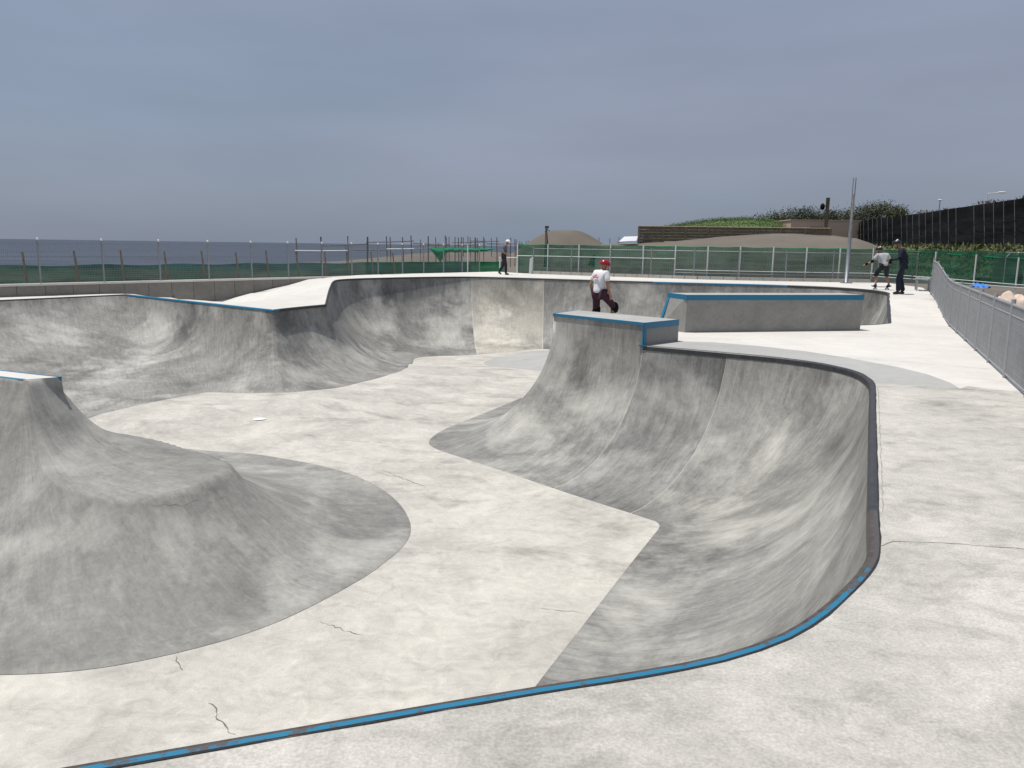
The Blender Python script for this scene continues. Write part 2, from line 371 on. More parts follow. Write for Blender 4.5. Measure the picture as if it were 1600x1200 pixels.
M['trunk'] = plain('bark', (0.085, 0.065, 0.05), 0.95, 0.0, 0.3, 6)
M['grass'] = plain('bank_grass', (0.075, 0.095, 0.03), 0.95, 0.0, 0.55, 1.1, 0.5)
def leaf_mat(name, c1, c2):
    m, nt, b = new_mat(name); L = nt.links.new
    tc = nd(nt, 'ShaderNodeTexCoord'); nz = nd(nt, 'ShaderNodeTexNoise', Scale=0.6, Detail=5.0, Roughness=0.7); L(tc.outputs['Object'], nz.inputs['Vector'])
    rp = nd(nt, 'ShaderNodeValToRGB'); rp.color_ramp.elements[0].position = 0.35; rp.color_ramp.elements[1].position = 0.65
    rp.color_ramp.elements[0].color = (*c1, 1); rp.color_ramp.elements[1].color = (*c2, 1)
    L(nz.outputs['Fac'], rp.inputs['Fac']); L(rp.outputs['Color'], b.inputs['Base Color']); b.inputs['Roughness'].default_value = 0.7
    return m
M['bush'] = leaf_mat('bush_leaf', (0.06, 0.11, 0.025), (0.12, 0.19, 0.05))
M['pine'] = leaf_mat('pine_needle', (0.045, 0.055, 0.025), (0.09, 0.10, 0.045))
M['weed'] = leaf_mat('weed_leaf', (0.05, 0.07, 0.02), (0.13, 0.14, 0.05))
M['dry'] = leaf_mat('dry_reed', (0.10, 0.085, 0.06), (0.17, 0.15, 0.11))
def net_mat(name, col, clear, scale=0.8, band=0.0):
    """woven net: threads with open holes between them"""
    m, nt, b = new_mat(name); L = nt.links.new
    tc = nd(nt, 'ShaderNodeTexCoord'); nz = nd(nt, 'ShaderNodeTexNoise', Scale=scale, Detail=6.0, Roughness=0.7)
    mp = nd(nt, 'ShaderNodeMapping'); mp.inputs['Scale'].default_value = (0.5, 0.5, 3.5)
    L(tc.outputs['Object'], mp.inputs['Vector']); L(mp.outputs['Vector'], nz.inputs['Vector'])
    rp = nd(nt, 'ShaderNodeValToRGB'); rp.color_ramp.elements[0].position = 0.3; rp.color_ramp.elements[1].position = 0.7
    rp.color_ramp.elements[0].color = (*[c * 0.55 for c in col], 1); rp.color_ramp.elements[1].color = (*[c * 1.35 for c in col], 1)
    L(nz.outputs['Fac'], rp.inputs['Fac']); L(rp.outputs['Color'], b.inputs['Base Color']); b.inputs['Roughness'].default_value = 0.7
    tr = nd(nt, 'ShaderNodeBsdfTransparent'); ms = nd(nt, 'ShaderNodeMixShader')
    mr = nd(nt, 'ShaderNodeMapRange'); mr.inputs['From Min'].default_value = 0.3; mr.inputs['From Max'].default_value = 0.7
    mr.inputs['To Min'].default_value = max(0, clear - 0.1); mr.inputs['To Max'].default_value = clear + (0.1 if clear else 0.03)
    L(nz.outputs['Fac'], mr.inputs['Value']); L(mr.outputs['Result'], ms.inputs['Fac'])
    L(b.outputs['BSDF'], ms.inputs[1]); L(tr.outputs['BSDF'], ms.inputs[2])
    L(ms.outputs['Shader'], nt.nodes['Material Output'].inputs['Surface'])
    return m
M['net_green'] = net_mat('green_net', (0.03, 0.21, 0.12), 0.16)
M['net_bright'] = net_mat('bright_green_net', (0.012, 0.30, 0.115), 0.06)
M['net_fence'] = net_mat('dark_green_net', (0.035, 0.155, 0.095), 0.24)
M['net_black'] = net_mat('black_net', (0.012, 0.0125, 0.013), 0.0, 0.5)
for _m in ('net_black', 'net_fence', 'net_green', 'net_bright'): M[_m].node_tree.nodes['Principled BSDF'].inputs['Specular IOR Level'].default_value = 0.05
def sea_mat():
    m, nt, b = new_mat('sea_water'); L = nt.links.new
    tc = nd(nt, 'ShaderNodeTexCoord'); mp = nd(nt, 'ShaderNodeMapping'); mp.inputs['Scale'].default_value = (0.35, 1.0, 1.0)
    mp.inputs['Rotation'].default_value = (0, 0, 0.25)
    L(tc.outputs['Object'], mp.inputs['Vector'])
    nz = nd(nt, 'ShaderNodeTexNoise', Scale=0.05, Detail=9.0, Roughness=0.68); L(mp.outputs['Vector'], nz.inputs['Vector'])
    rp = nd(nt, 'ShaderNodeValToRGB'); rp.color_ramp.elements[0].position = 0.35; rp.color_ramp.elements[1].position = 0.68
    rp.color_ramp.elements[0].color = (0.035, 0.048, 0.072, 1); rp.color_ramp.elements[1].color = (0.07, 0.085, 0.112, 1)
    L(nz.outputs['Fac'], rp.inputs['Fac']); L(rp.outputs['Color'], b.inputs['Base Color'])
    b.inputs['Roughness'].default_value = 0.55; b.inputs['Specular IOR Level'].default_value = 0.25
    bp = nd(nt, 'ShaderNodeBump', Strength=0.9, Distance=1.2); L(nz.outputs['Fac'], bp.inputs['Height']); L(bp.outputs['Normal'], b.inputs['Normal'])
    return m
M['sea'] = sea_mat()

# ------------------------------------------------------------------ the bowl: outline stations
FLOOR_CTRL = [(2, 12, -2.4), (0, 7.5, -2.4), (-2, 12, -2.4), (-5, 8, -2.4), (-1.8, 17.4, -2.4), (-4, 15.5, -2.38), (-6, 16, -2.3),
              (-8, 19.6, -1.97), (-6.3, 20.4, -1.97), (-4.2, 24.6, -2.12), (-3.6, 26.8, -2.2), (-3.2, 31, -2.6), (-1.5, 33, -2.62), (1.4, 34.2, -2.45),
              (6, 31, -2.5), (9, 26, -2.4), (-12, 19, -1.95), (-14, 10, -2.2), (-9, 4, -2.4), (-1.2, 20, -2.4), (0.5, 24, -2.4)]
_gx, _gy = np.meshgrid(np.arange(-26, 20, 0.25), np.arange(-3, 44, 0.25), indexing='ij')
_w = np.zeros_like(_gx); _s = np.zeros_like(_gx)
for _cx, _cy, _cz in FLOOR_CTRL:
    _k = 1.0 / (((_gx - _cx) ** 2 + (_gy - _cy) ** 2) + 0.6) ** 1.6
    _w += _k; _s += _k * _cz
FLOOR_T = (_s / _w).tolist()
def floor_z(x, y):
    fx, fy = (x + 26) * 4, (y + 3) * 4
    i, j = min(max(int(fx), 0), 182), min(max(int(fy), 0), 186)
    a, b = min(max(fx - i, 0), 1), min(max(fy - j, 0), 1)
    t = FLOOR_T
    return (t[i][j] * (1 - a) + t[i + 1][j] * a) * (1 - b) + (t[i][j + 1] * (1 - a) + t[i + 1][j + 1] * a) * b
def PF(px, py):
    z = -2.4
    for _ in range(12):
        p = P(px, py, z); z = 0.5 * z + 0.5 * floor_z(p.x, p.y)
    p = P(px, py, z); return (p.x, p.y)
def rot_fan(cx, cy, r, a0, a1, n):
    return [(cx + r * math.cos(math.radians(a0 + (a1 - a0) * i / (n - 1))), cy + r * math.sin(math.radians(a0 + (a1 - a0) * i / (n - 1)))) for i in range(n)]
# each station: (top x, top y, deck z, bottom x, bottom y, wall height above deck, sharp)
ST = []
def S(top, z, bot, ext=0.0, sharp=False): ST.append((top[0], top[1], z, bot[0], bot[1], ext, sharp))
S((-8.0, 0.50), 0, (-8.85, 2.95))
S((-5.0, 1.53), 0, (-5.85, 3.98))
S((-1.61, 2.69), 0, (-2.46, 5.15))
S((0.12, 3.28), 0, (-0.80, 5.68))
c0 = (-0.42, 5.88)
for t in [(0.60, 3.43), (1.0, 3.58), (1.38, 3.81), (1.67, 4.08), (1.93, 4.38), (2.12, 4.62), (2.28, 4.86), (2.40, 5.10), (2.54, 5.43)]:
    d = Vector((t[0] - c0[0], t[1] - c0[1])).normalized(); S(t, 0, (c0[0] + 0.12 * d.x, c0[1] + 0.12 * d.y))
S((2.70, 5.80), 0, (0.05, 6.85))
S((3.54, 7.72), 0, (0.95, 8.93))
S((4.45, 9.80), 0, (1.75, 10.75))
S((5.10, 11.28), 0, (2.30, 11.98))
for t, b in [((5.27, 11.70), (2.345, 12.10)), ((5.42, 12.23), (2.36, 12.17)), ((5.50, 12.80), (2.36, 12.24)), ((5.42, 13.35), (2.35, 12.31)), ((5.20, 13.88), (2.32, 12.37)), ((4.72, 14.46), (2.26, 12.44))]: S(t, 0, b)
S((4.02, 14.98), 0, (1.99, 12.75))
S((3.30, 15.47), 0, (1.35, 13.42))
S((2.60, 15.93), 0, (0.78, 14.04), 0, True)
SEAM_BOX = len(ST) - 1
S((2.60, 15.93), 0, (0.78, 14.04), 0.45, True)
S((1.75, 16.91), 0, (0.00, 14.92), 0.45)
S((0.90, 17.89), 0, (-1.30, 16.42), 0.45, True)
for b in [(-1.60, 16.80), (-1.78, 17.15), (-1.83, 17.50), (-1.78, 17.95), (-1.62, 18.55)]: S((0.90, 17.89), 0, b, 0.45)
S((0.90, 17.89), 0, (-1.40, 19.10), 0.45, True)
S((1.37, 18.87), 0, (-0.95, 20.1), 0.45, True)
S((1.37, 18.87), 0, (-0.95, 20.1), 0.0, True)
S((2.30, 20.8), 0, (0.00, 22.1), 0.0)
S((2.50, 21.15), 0, (0.25, 22.7), 0.0)
S((2.85, 21.35), 0, (0.9, 23.7))
S((3.40, 21.40), 0, (2.6, 24.1))
S((6.5, 21.05), 0, (6.3, 23.9))
S((8.6, 20.92), 0, (7.6, 23.85))
S((9.5, 21.25), 0, (7.75, 23.9))
S((10.15, 21.75), 0, (7.85, 24.0), 0, True)
S((11.62, 25.05), 0.235, (8.6, 26.2))
S((13.1, 28.35), 0.47, (10.1, 29.4), 0, True)
for t, b in [((13.38, 29.4), (10.3, 29.9)), ((13.45, 30.5), (10.35, 30.1)), ((13.1, 31.7), (10.32, 30.3)), ((12.4, 32.8), (10.2, 30.5)), ((11.34, 33.60), (9.9, 30.7))]: S(t, 0.47, b)
S((8.6, 34.5), 0.47, (7.7, 31.6))
S((6.05, 35.30), 0.47, (5.1, 32.5))
S((3.6, 36.2), 0.47, (2.9, 33.4))
S((1.39, 37.10), 0.47, PF(848, 545.5), 0)
SEAM_A = len(ST) - 1
S((0.2, 37.6), 0.47, PF(805, 549))
S((-1.0, 37.95), 0.47, PF(768, 552.5))
S((-1.95, 37.95), 0.47, PF(746, 554))
SEAM_B = len(ST) - 1
S((-2.9, 37.6), 0.47, PF(722, 555.5))
S((-4.38, 36.60), 0.47, PF(696, 556))
S((-5.8, 35.2), 0.47, PF(672, 557))
S((-6.75, 33.94), 0.47, PF(655, 558.5))
S((-7.08, 32.9), 0.47, PF(647, 561))
S((-7.0, 31.6), 0.455, PF(646, 564.5))
S((-6.6, 29.2), 0.33, PF(644, 569))
S((-5.95, 25.65), 0.0, PF(637, 574), 0, True)
S((-6.45, 24.6), 0, PF(600, 588))
S((-6.85, 23.62), 0, PF(545, 602))
for t, px in [((-6.91, 23.46), (510, 608)), ((-6.97, 23.41), (460, 612.5)), ((-7.10, 23.47), (410, 614))]: S(t, 0, PF(*px))
S((-9.80, 25.72), 0, PF(330, 613))
S((-12.2, 27.72), 0, PF(300, 617))
S((-13.94, 29.17), 0, PF(230, 630), 0, True)
SEAM_C = len(ST) - 1
S((-15.0, 27.5), 0, PF(165, 645))
S((-16.24, 25.56), 0, PF(110, 655))
S((-18.2, 22.4), 0, (-14.6, 18.8))
S((-19.2, 19.5), 0, (-15.6, 17.6))
S((-19.0, 14.0), 0, (-16.0, 13.6))
S((-16.8, 7.5), 0, (-14.0, 9.0))
S((-13.2, 2.6), 0, (-11.6, 4.9))
S((-10.4, 0.6), 0, (-10.1, 3.3))

def cat(p0, p1, p2, p3, t):
    """centripetal Catmull-Rom on the top point's spacing, all seven numbers together"""
    def d(a, b): return max(1e-3, math.hypot(a[0] - b[0], a[1] - b[1]) + 0.5 * math.hypot(a[3] - b[3], a[4] - b[4])) ** 0.5
    t0 = 0; t1 = t0 + d(p0, p1); t2 = t1 + d(p1, p2); t3 = t2 + d(p2, p3); tt = t1 + (t2 - t1) * t
    L = lambda a, b, ta, tb: (a * (tb - tt) + b * (tt - ta)) / (tb - ta)
    q = [np.array(p[:6], float) for p in (p0, p1, p2, p3)]
    a1 = L(q[0], q[1], t0, t1); a2 = L(q[1], q[2], t1, t2); a3 = L(q[2], q[3], t2, t3)
    b1 = L(a1, a2, t0, t2); b2 = L(a2, a3, t1, t3)
    return L(b1, b2, t1, t2)
RS = []            # resampled stations, with the index of the control station each span starts at
first_of = {}
n = len(ST)
for i in range(n):
    p1, p2 = ST[i], ST[(i + 1) % n]
    first_of[i] = len(RS)
    if i == SEAM_BOX or (p1[0] == p2[0] and p1[3] == p2[3]):       # a step in wall height, no width
        RS.append(np.array(p1[:6], float)); continue
    p0 = ST[i - 1] if not p1[6] else tuple(2 * a - b for a, b in zip(p1[:6], p2[:6]))
    p3 = ST[(i + 2) % n] if not p2[6] else tuple(2 * a - b for a, b in zip(p2[:6], p1[:6]))
    ln = max(math.hypot(p1[0] - p2[0], p1[1] - p2[1]), math.hypot(p1[3] - p2[3], p1[4] - p2[4]))
    k = max(2, int(ln / 0.16))
    for j in range(k): RS.append(cat(p0, p1, p2, p3, j / k))
first_of[n] = len(RS)
NR = len(RS)
for s in RS:                                        # the box wall height never interpolates below zero
    s[5] = 0.45 if s[5] > 0.3 else 0.0

def wall_profile(s, rows=26, phi=math.radians(83)):
    """points from the floor edge up the curved transition to the lip"""
    T = Vector((s[0], s[1], 0)); B = Vector((s[3], s[4], 0)); zb = floor_z(s[3], s[4]) + 0.002; zt = s[2]
    dB = (B - T).normalized() * 0.02
    out = [Vector((B.x + dB.x, B.y + dB.y, zb - 0.02))]
    for k in range(rows + 1):
        a = phi * k / rows
        h = math.sin(a) / math.sin(phi); v = (1 - math.cos(a)) / (1 - math.cos(phi))
        q = B.lerp(T, h); out.append(Vector((q.x, q.y, zb + (zt - zb) * v)))
    if s[5] > 0:
        for k in (1, 2, 3): out.append(Vector((T.x, T.y, zt + s[5] * k / 3)))
    return out
def wall_panel(name, i0, i1, mat, label=None):
    """one poured wall panel between two control stations"""
    idx = [j % NR for j in range(first_of[i0], first_of[i1] + 1)] if i1 <= n - 1 else [j % NR for j in range(first_of[i0], NR + 1)]
    cols = []
    last = None
    for q, j in enumerate(idx):
        s = RS[j].copy()
        if q == len(idx) - 1: s[5] = RS[idx[q - 1]][5]
        cols.append(wall_profile(s))
    rows = min(len(c) for c in cols); verts, uvs, faces = [], [], []
    u = 0.0
    for ci, c in enumerate(cols):
        if ci: u += max((c[0] - cols[ci - 1][0]).length, (c[-1] - cols[ci - 1][-1]).length) * 0.8 + 0.01
        v = 0.0
        for r in range(rows):
            if r: v += (c[r] - c[r - 1]).length
            verts.append(c[r]); uvs.append((u, v))
    for ci in range(len(cols) - 1):
        for r in range(rows - 1):
            a = ci * rows + r; b = a + rows
            faces.append((a, a + 1, b + 1, b))
    return tag(mesh_obj(name, verts, faces, mat, None, True, uvs), label, None, None, 'structure')
def seam(i, parent, w=0.011, ext=0.0):
    s = RS[first_of[i]].copy(); s[5] = ext
    pts = wall_profile(s, 40)
    nx = RS[(first_of[i] + 2) % NR]; d = Vector((nx[0] - s[0] + nx[3] - s[3], nx[1] - s[1] + nx[4] - s[4], 0)).normalized()
    v, f = [], []
    for k, p in enumerate(pts):
        t = (pts[min(k + 1, len(pts) - 1)] - pts[max(k - 1, 0)]).normalized(); nn = d.cross(t).normalized()
        if nn.z < 0 and k < 25: nn = -nn
        if k >= 25 and nn.dot(Vector((s[3] - s[0], s[4] - s[1], 0))) < 0: nn = -nn
        ww = w * (0.7 + 0.6 * rnd.random())
        v += [p - d * ww - nn * 0.002, p + nn * 0.004, p + d * ww - nn * 0.002]
        if k: a = 3 * (k - 1); f += [(a, a + 1, a + 4, a + 3), (a + 1, a + 2, a + 5, a + 4)]
    return mesh_obj('seam', v, f, M['seam'], parent, True)
w_near = wall_panel('bowl_wall', 0, 4, M['wall'])
k_corner = 13
w_nc = wall_panel('bowl_wall', 4, 17, M['wall'])
w_rc = wall_panel('bowl_wall', 17, 22, M['wall'])
i_front = 22
w_fr = wall_panel('bowl_wall', 22, SEAM_BOX - 2, M['wall'])
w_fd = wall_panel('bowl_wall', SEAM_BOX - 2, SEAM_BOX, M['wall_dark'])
w_bx = wall_panel('bowl_wall', SEAM_BOX + 1, SEAM_BOX + 10, M['wall'])
w_pl = wall_panel('bowl_wall', SEAM_BOX + 11, SEAM_A - 8, M['wall'])
w_fr2 = wall_panel('bowl_wall', SEAM_A - 8, SEAM_A, M['wall'])
w_lp = wall_panel('bowl_wall', SEAM_A, SEAM_B, M['wall_light'])
w_dp = wall_panel('bowl_wall', SEAM_B, SEAM_B + 8, M['wall'])
w_wg = wall_panel('bowl_wall', SEAM_B + 8, SEAM_C, M['wall'])
w_lf = wall_panel('bowl_wall', SEAM_C, n, M['wall'])
seam(SEAM_BOX - 2, w_fd, 0.006); seam(SEAM_BOX + 1, w_bx, 0.006); seam(SEAM_A, w_lp, 0.022); seam(SEAM_B, w_lp, 0.022)
TOP = [(s[0], s[1], s[2]) for s in RS]

# floor sheet under the whole bowl
def inside(poly, x, y):
    c = False; m_ = len(poly)
    for i in range(m_):
        x1, y1 = poly[i][0], poly[i][1]; x2, y2 = poly[i - 1][0], poly[i - 1][1]
        if (y1 > y) != (y2 > y) and x < (x2 - x1) * (y - y1) / (y2 - y1) + x1: c = not c
    return c
def bump_z(x, y):                                  # low roller in the deep end
    r = math.hypot(x - 3.2, (y - 31.0)); t = 1 - min(1, r / 4.4)
    return 0.42 * smooth(t)
outline = [(s[0], s[1]) for s in RS]
mid_poly = [(s[3] * 0.72 + s[0] * 0.28, s[4] * 0.72 + s[1] * 0.28) for s in RS]
base_loop = []
for q in RS:
    if not base_loop or math.hypot(base_loop[-1][0] - q[3], base_loop[-1][1] - q[4]) > 0.015: base_loop.append((q[3], q[4]))
if math.hypot(base_loop[-1][0] - base_loop[0][0], base_loop[-1][1] - base_loop[0][1]) < 0.015: base_loop.pop()
base_np = np.array(base_loop); fpts = [Vector(q) for q in base_loop]; fed = [(i, (i + 1) % len(base_loop)) for i in range(len(base_loop))]
for ix in range(-60, 45):
    for iy in range(6, 118):
        x, y = ix * 0.3 + 0.05, iy * 0.3 + 0.03
        if inside(base_loop, x, y) and ((base_np - (x, y)) ** 2).sum(1).min() > 0.02: fpts.append(Vector((x, y)))
fv_, _e, ff_, _a, _b, _c = delaunay_2d_cdt(fpts, fed, [], 0, 1e-4)
keep = [f for f in ff_ if inside(base_loop, sum(fv_[i].x for i in f) / 3, sum(fv_[i].y for i in f) / 3)]
floor = tag(mesh_obj('bowl_floor', [(q.x, q.y, floor_z(q.x, q.y)) for q in fv_], keep, M['floor'], None, True), None, None, None, 'structure')
# the low roller poured onto the deep floor
rv, rf = [], []
NRr, NAr = 16, 64
for i in range(NRr + 1):
    for j in range(NAr):
        r = 4.3 * i / NRr; a = 2 * math.pi * j / NAr; x, y = 3.2 + r * math.cos(a), 31.0 + r * math.sin(a) * 0.8
        rv.append((x, y, floor_z(x, y) + 0.40 * smooth(1 - i / NRr) + 0.003))
for i in range(NRr):
    for j in range(NAr): rf.append((i * NAr + j, (i + 1) * NAr + j, (i + 1) * NAr + (j + 1) % NAr, i * NAr + (j + 1) % NAr))
tag(mesh_obj('floor_roller', rv, rf, M['lane'], None, True), None, None, None, 'structure')

# ------------------------------------------------------------------ island: mound with a spine rising from it
A_, B_ = Vector((-6.75, 10.96, 0)), Vector((-6.38, 11.25, 0))
SD = Vector((-0.915, 0.40, 0)).normalized(); SPZ = 0.0
A2, B2 = A_ + SD * 7.5, B_ + SD * 7.5
pc = Vector((-5.75, 11.3, 0))                                 # plateau centre
RIM = [tuple(P(*q, -1.15).xy) for q in [(20, 722), (60, 736), (120, 760), (200, 769), (275, 758), (335, 739), (362, 722), (338, 709), (285, 697), (215, 684)]] + [(-7.4, 12.7), (-8.0, 12.0), (-7.8, 11.2)]
BASE = [PF(*p) for p in [(0, 1055), (150, 1045), (270, 1022), (400, 985), (520, 930), (600, 880), (636, 845), (642, 828), (630, 795), (580, 755), (500, 728), (430, 715), (345, 707)]]
BASE = [(-9.5, 9.2), (-7.2, 7.8)] + BASE + [(-7.6, 16.2), (-9.6, 15.2), (-10.4, 12.5)]
def polar(pts):
    q = sorted((math.atan2(y - pc.y, x - pc.x), math.hypot(x - pc.x, y - pc.y)) for x, y in pts)
    return q
RIMP, BASEP = polar(RIM), polar(BASE)
def pol(q, a):
    m_ = len(q)
    for i in range(m_):
        a0, r0 = q[i]; a1, r1 = q[(i + 1) % m_]
        if i == m_ - 1: a1 += 2 * math.pi
        aa = a if a >= a0 else a + 2 * math.pi
        if a0 <= aa <= a1:
            t = (aa - a0) / max(1e-6, a1 - a0)
            # Catmull-Rom on radius
            rm, rp = q[i - 1][1], q[(i + 2) % m_][1]
            return 0.5 * ((2 * r0) + (r1 - rm) * t + (2 * rm - 5 * r0 + 4 * r1 - rp) * t * t + (3 * r0 - rm - 3 * r1 + rp) * t ** 3)
    return q[0][1]
def arc_drop(t, phi):                               # 1 at t=0 falling to 0 at t=1, tangent to the floor
    t = max(0.0, min(1.0, t)); a = math.asin((1 - t) * math.sin(phi))
    return (1 - math.cos(a)) / (1 - math.cos(phi))
MOUND_Z = -1.15
def strip_dist(x, y):
    p = Vector((x, y, 0))
    best = 1e9
    mid0, mid1 = (A_ + B_) / 2, (A2 + B2) / 2
    dvec = (mid1 - mid0); L_ = dvec.length; dn = dvec / L_; pn = Vector((-dn.y, dn.x, 0))
    hw = abs((A_ - mid0).dot(pn)); r = p - mid0
    al = r.dot(dn); ac = abs(r.dot(pn))
    ox = max(0, -al, al - L_); oy = max(0, ac - hw)
    return math.hypot(ox, oy)
def island_h(x, y):
    r = math.hypot(x - pc.x, y - pc.y); a = math.atan2(y - pc.y, x - pc.x)
    rr, rb = pol(RIMP, a), pol(BASEP, a); H = MOUND_Z - floor_z(x, y)
    t = (r - rr) / (rb - rr)
    near = smooth((-math.sin(a) + 0.1) / 0.7) * smooth((0.95 - math.cos(a)) / 0.5)
    hm = H * arc_drop(t, math.radians(54 - 26 * near)) if t > 0 else H
    # rounded rim, slightly dished plateau
    if t < 0: hm -= 0.10 * smooth(min(1, -t * 2.2))
    hm -= (0.075 + 0.03 * near) * math.exp(-(t / (0.17 + 0.12 * near)) ** 2)
    if t >= 1: hm = 0.0
    s = strip_dist(x, y); run = 2.5
    al = Vector((x - (A_.x + B_.x) / 2, y - (A_.y + B_.y) / 2, 0)).dot(SD)
    end = smooth((0.15 - al) / 0.5)
    ht = (SPZ - floor_z(x, y)) * arc_drop(s / run, math.radians(70)) * (1 - end)
    he = hm + (SPZ - floor_z(x, y) - hm) * math.exp(-s / 0.5) * min(1.0, hm / 0.35) if hm > 0 else 0.0
    kk = 0.14
    if he <= 0 and ht <= 0: return 0.0
    d = max(0.0, kk - abs(he - ht)) / kk
    return min(max(he, ht) + d * d * kk * 0.25, SPZ - floor_z(x, y))
def strip_perimeter():
    out = []
    nF = Vector((SD.y, -SD.x, 0)); nF = nF if nF.y < 0 else -nF
    for i in range(56): out.append((A2.lerp(A_, i / 55), nF))
    nE = -SD
    a0 = math.atan2(nF.y, nF.x); a1 = math.atan2(nE.y, nE.x); a2 = math.atan2(-nF.y, -nF.x)
    if a1 < a0: a1 += 2 * math.pi
    if a2 < a1: a2 += 2 * math.pi
    for i in range(1, 90): a = a0 + (a1 - a0) * i / 90; out.append((A_, Vector((math.cos(a), math.sin(a), 0))))
    for i in range(14): out.append((A_.lerp(B_, i / 13), nE))
    for i in range(1, 90): a = a1 + (a2 - a1) * i / 90; out.append((B_, Vector((math.cos(a), math.sin(a), 0))))
    for i in range(56): out.append((B_.lerp(B2, i / 55), -nF))
    return out
per = strip_perimeter(); ROWS = 84
UA = [0.0]
for (p0_, d0_), (p1_, d1_) in zip(per, per[1:]): UA.append(UA[-1] + ((p1_ + d1_ * 2.2) - (p0_ + d0_ * 2.2)).length)
iv, iu, iface = [], [], []
uacc = 0
for ci, (p, d) in enumerate(per):
    smax = 0.3; s = 0.3
    while s < 8.0:
        q = p + d * s
        if island_h(q.x, q.y) > 0.004: smax = s
        s += 0.1
    lo, hi = smax, smax + 0.1
    for _ in range(8):
        m_ = (lo + hi) / 2; q = p + d * m_
        if island_h(q.x, q.y) > 0.004: lo = m_
        else: hi = m_
    for r in range(ROWS + 1):
        t = r / ROWS; s = lo * (t ** 1.25); q = p + d * s
        iv.append(Vector((q.x, q.y, floor_z(q.x, q.y) + island_h(q.x, q.y) - (0.03 if r == ROWS else 0.0))) if r else Vector((p.x, p.y, SPZ)))
        iu.append((UA[ci], s))
for ci in range(len(per) - 1):
    for r in range(ROWS):
        a = ci * (ROWS + 1) + r; b = a + ROWS + 1; iface.append((a, a + 1, b + 1, b))
island = tag(mesh_obj('concrete_mound', iv, iface, M['island'], None, True, iu), 'grey concrete volcano mound with a tall spine rising at the left edge', 'mound')
tp = [A2, A_, B_, B2]
mesh_obj('spine_top', [(q.x, q.y, SPZ + 0.004) for q in tp] , [(0, 1, 2, 3)], M['mid_deck'], island)
def edge_strip(name, a, b, mat, parent, top=0.045, face=0.05, side=1.0, z=0.0, proud=0.008):
    """steel angle along an edge: a flat top leaf and a face leaf; side points out of the concrete"""
    d = (Vector(b) - Vector(a)); L_ = d.length; d.normalize(); nrm = Vector((d.y, -d.x, 0)) * side
    v = []
    for p in (Vector(a), Vector(b)):
        for o, zz in ((-top, z + 0.007), (proud - 0.005, z + 0.007), (proud, z + 0.002), (proud, z - face), (-0.01, z - face)):
            q = p + nrm * o; v.append((q.x, q.y, zz))
    f = [(i, i + 1, i + 6, i + 5) for i in range(4)] + [(0, 5, 9, 4), (0, 1, 2, 3, 4), (9, 8, 7, 6, 5)]
    return mesh_obj(name, v, f, mat, parent)
edge_strip('edge_strip', A_, A2, M['blue_edge'], island, 0.05, 0.05, -1.0, SPZ)
edge_strip('edge_strip', B_, B2, M['blue_edge'], island, 0.04, 0.05, 1.0, SPZ)

# ------------------------------------------------------------------ deck around the bowl
FD = Vector((0.397, 0.918, 0)).normalized()                    # direction of the right hand fence
RF0 = Vector((7.16, 11.10, 0))
def rf(y): return RF0.x + (y - RF0.y) * FD.x / FD.y
LF0, LF1 = Vector((-17.35, 26.45, 0)), Vector((-1.0, 45.9, 0))      # left fence line on its retaining wall
LD = (LF1 - LF0).normalized()
FARC = [(1.0, 43.2), (2.92, 41.9), (4.78, 40.75), (6.65, 39.75), (8.45, 38.75), (10.3, 38.15), (12.44, 37.75), (14.62, 37.6), (16.3, 37.5)]
LEFT_CTRL = [(-5.95, 25.65, 0), (-6.45, 24.6, 0), (-6.91, 23.46, 0), (-8, 24.2, 0), (-9.8, 25.72, 0), (-11, 26.7, 0), (-12.2, 27.72, 0), (-13.94, 29.17, 0),
             (-15, 27.5, 0), (-16.24, 25.56, 0), (-18.2, 22.4, 0), (-18, 26, 0), (-16.8, 27.2, 0), (-15.3, 29.1, 0), (-14.7, 29.9, 0), (-20, 22, 0),
             (-13.4, 31.0, -0.62), (-12.4, 32.3, -0.56), (-12.0, 30.0, -0.6), (-10.6, 29.0, -0.5), (-9.4, 28.4, -0.32), (-11.6, 33.6, -0.36), (-11.0, 34.4, -0.16), (-10.3, 35.2, 0.06), (-9.4, 36.2, 0.25),
             (-8.6, 37.2, 0.40), (-7.6, 38.4, 0.46), (-7.1, 32.9, 0.47), (-7.0, 31.6, 0.45), (-6.6, 29.2, 0.33), (-8.2, 28.6, 0.08), (-8.3, 31.5, 0.26), (-9.6, 32.0, -0.05),
             (-7.0, 27.2, 0.14), (-8.2, 35.0, 0.42), (-6.9, 35.5, 0.47), (-6, 38, 0.47)]
def deck_z(x, y):
    if x < -5.4 and y > 21:
        w = s = 0.0
        for cx, cy, cz in LEFT_CTRL:
            k = 1.0 / ((x - cx) ** 2 + (y - cy) ** 2 + 0.02) ** 1.7; w += k; s += k * cz
        return s / w
    t = (x - 10.15) * FD.x + (y - 21.75) * FD.y
    return 0.47 * smooth(t / 7.0) if y > 18 else 0.0
outer = [(-25, -7), (10, -7), (10, 8.9), (rf(8.9), 8.9), (rf(15), 15), (rf(21), 21), (rf(25), 25), (rf(28.8), 28.8), (rf(33), 33), (17.2, 37.4)]
outer += [(x, y) for x, y in reversed(FARC)]
outer += [(LF1.x, LF1.y)] + [tuple((LF1.lerp(LF0, k / 8)).xy) for k in range(1, 8)] + [(LF0.x, LF0.y), (LF0.x - LD.x * 9, LF0.y - LD.y * 9)]
pts = []; edges = []; zfix = {}
def add_loop(loop, close=True):
    s0 = len(pts)
    for q in loop: pts.append(Vector((q[0], q[1])))
    m_ = len(loop)
    for i in range(m_ if close else m_ - 1): edges.append((s0 + i, s0 + (i + 1) % m_))
    return s0
hole = []
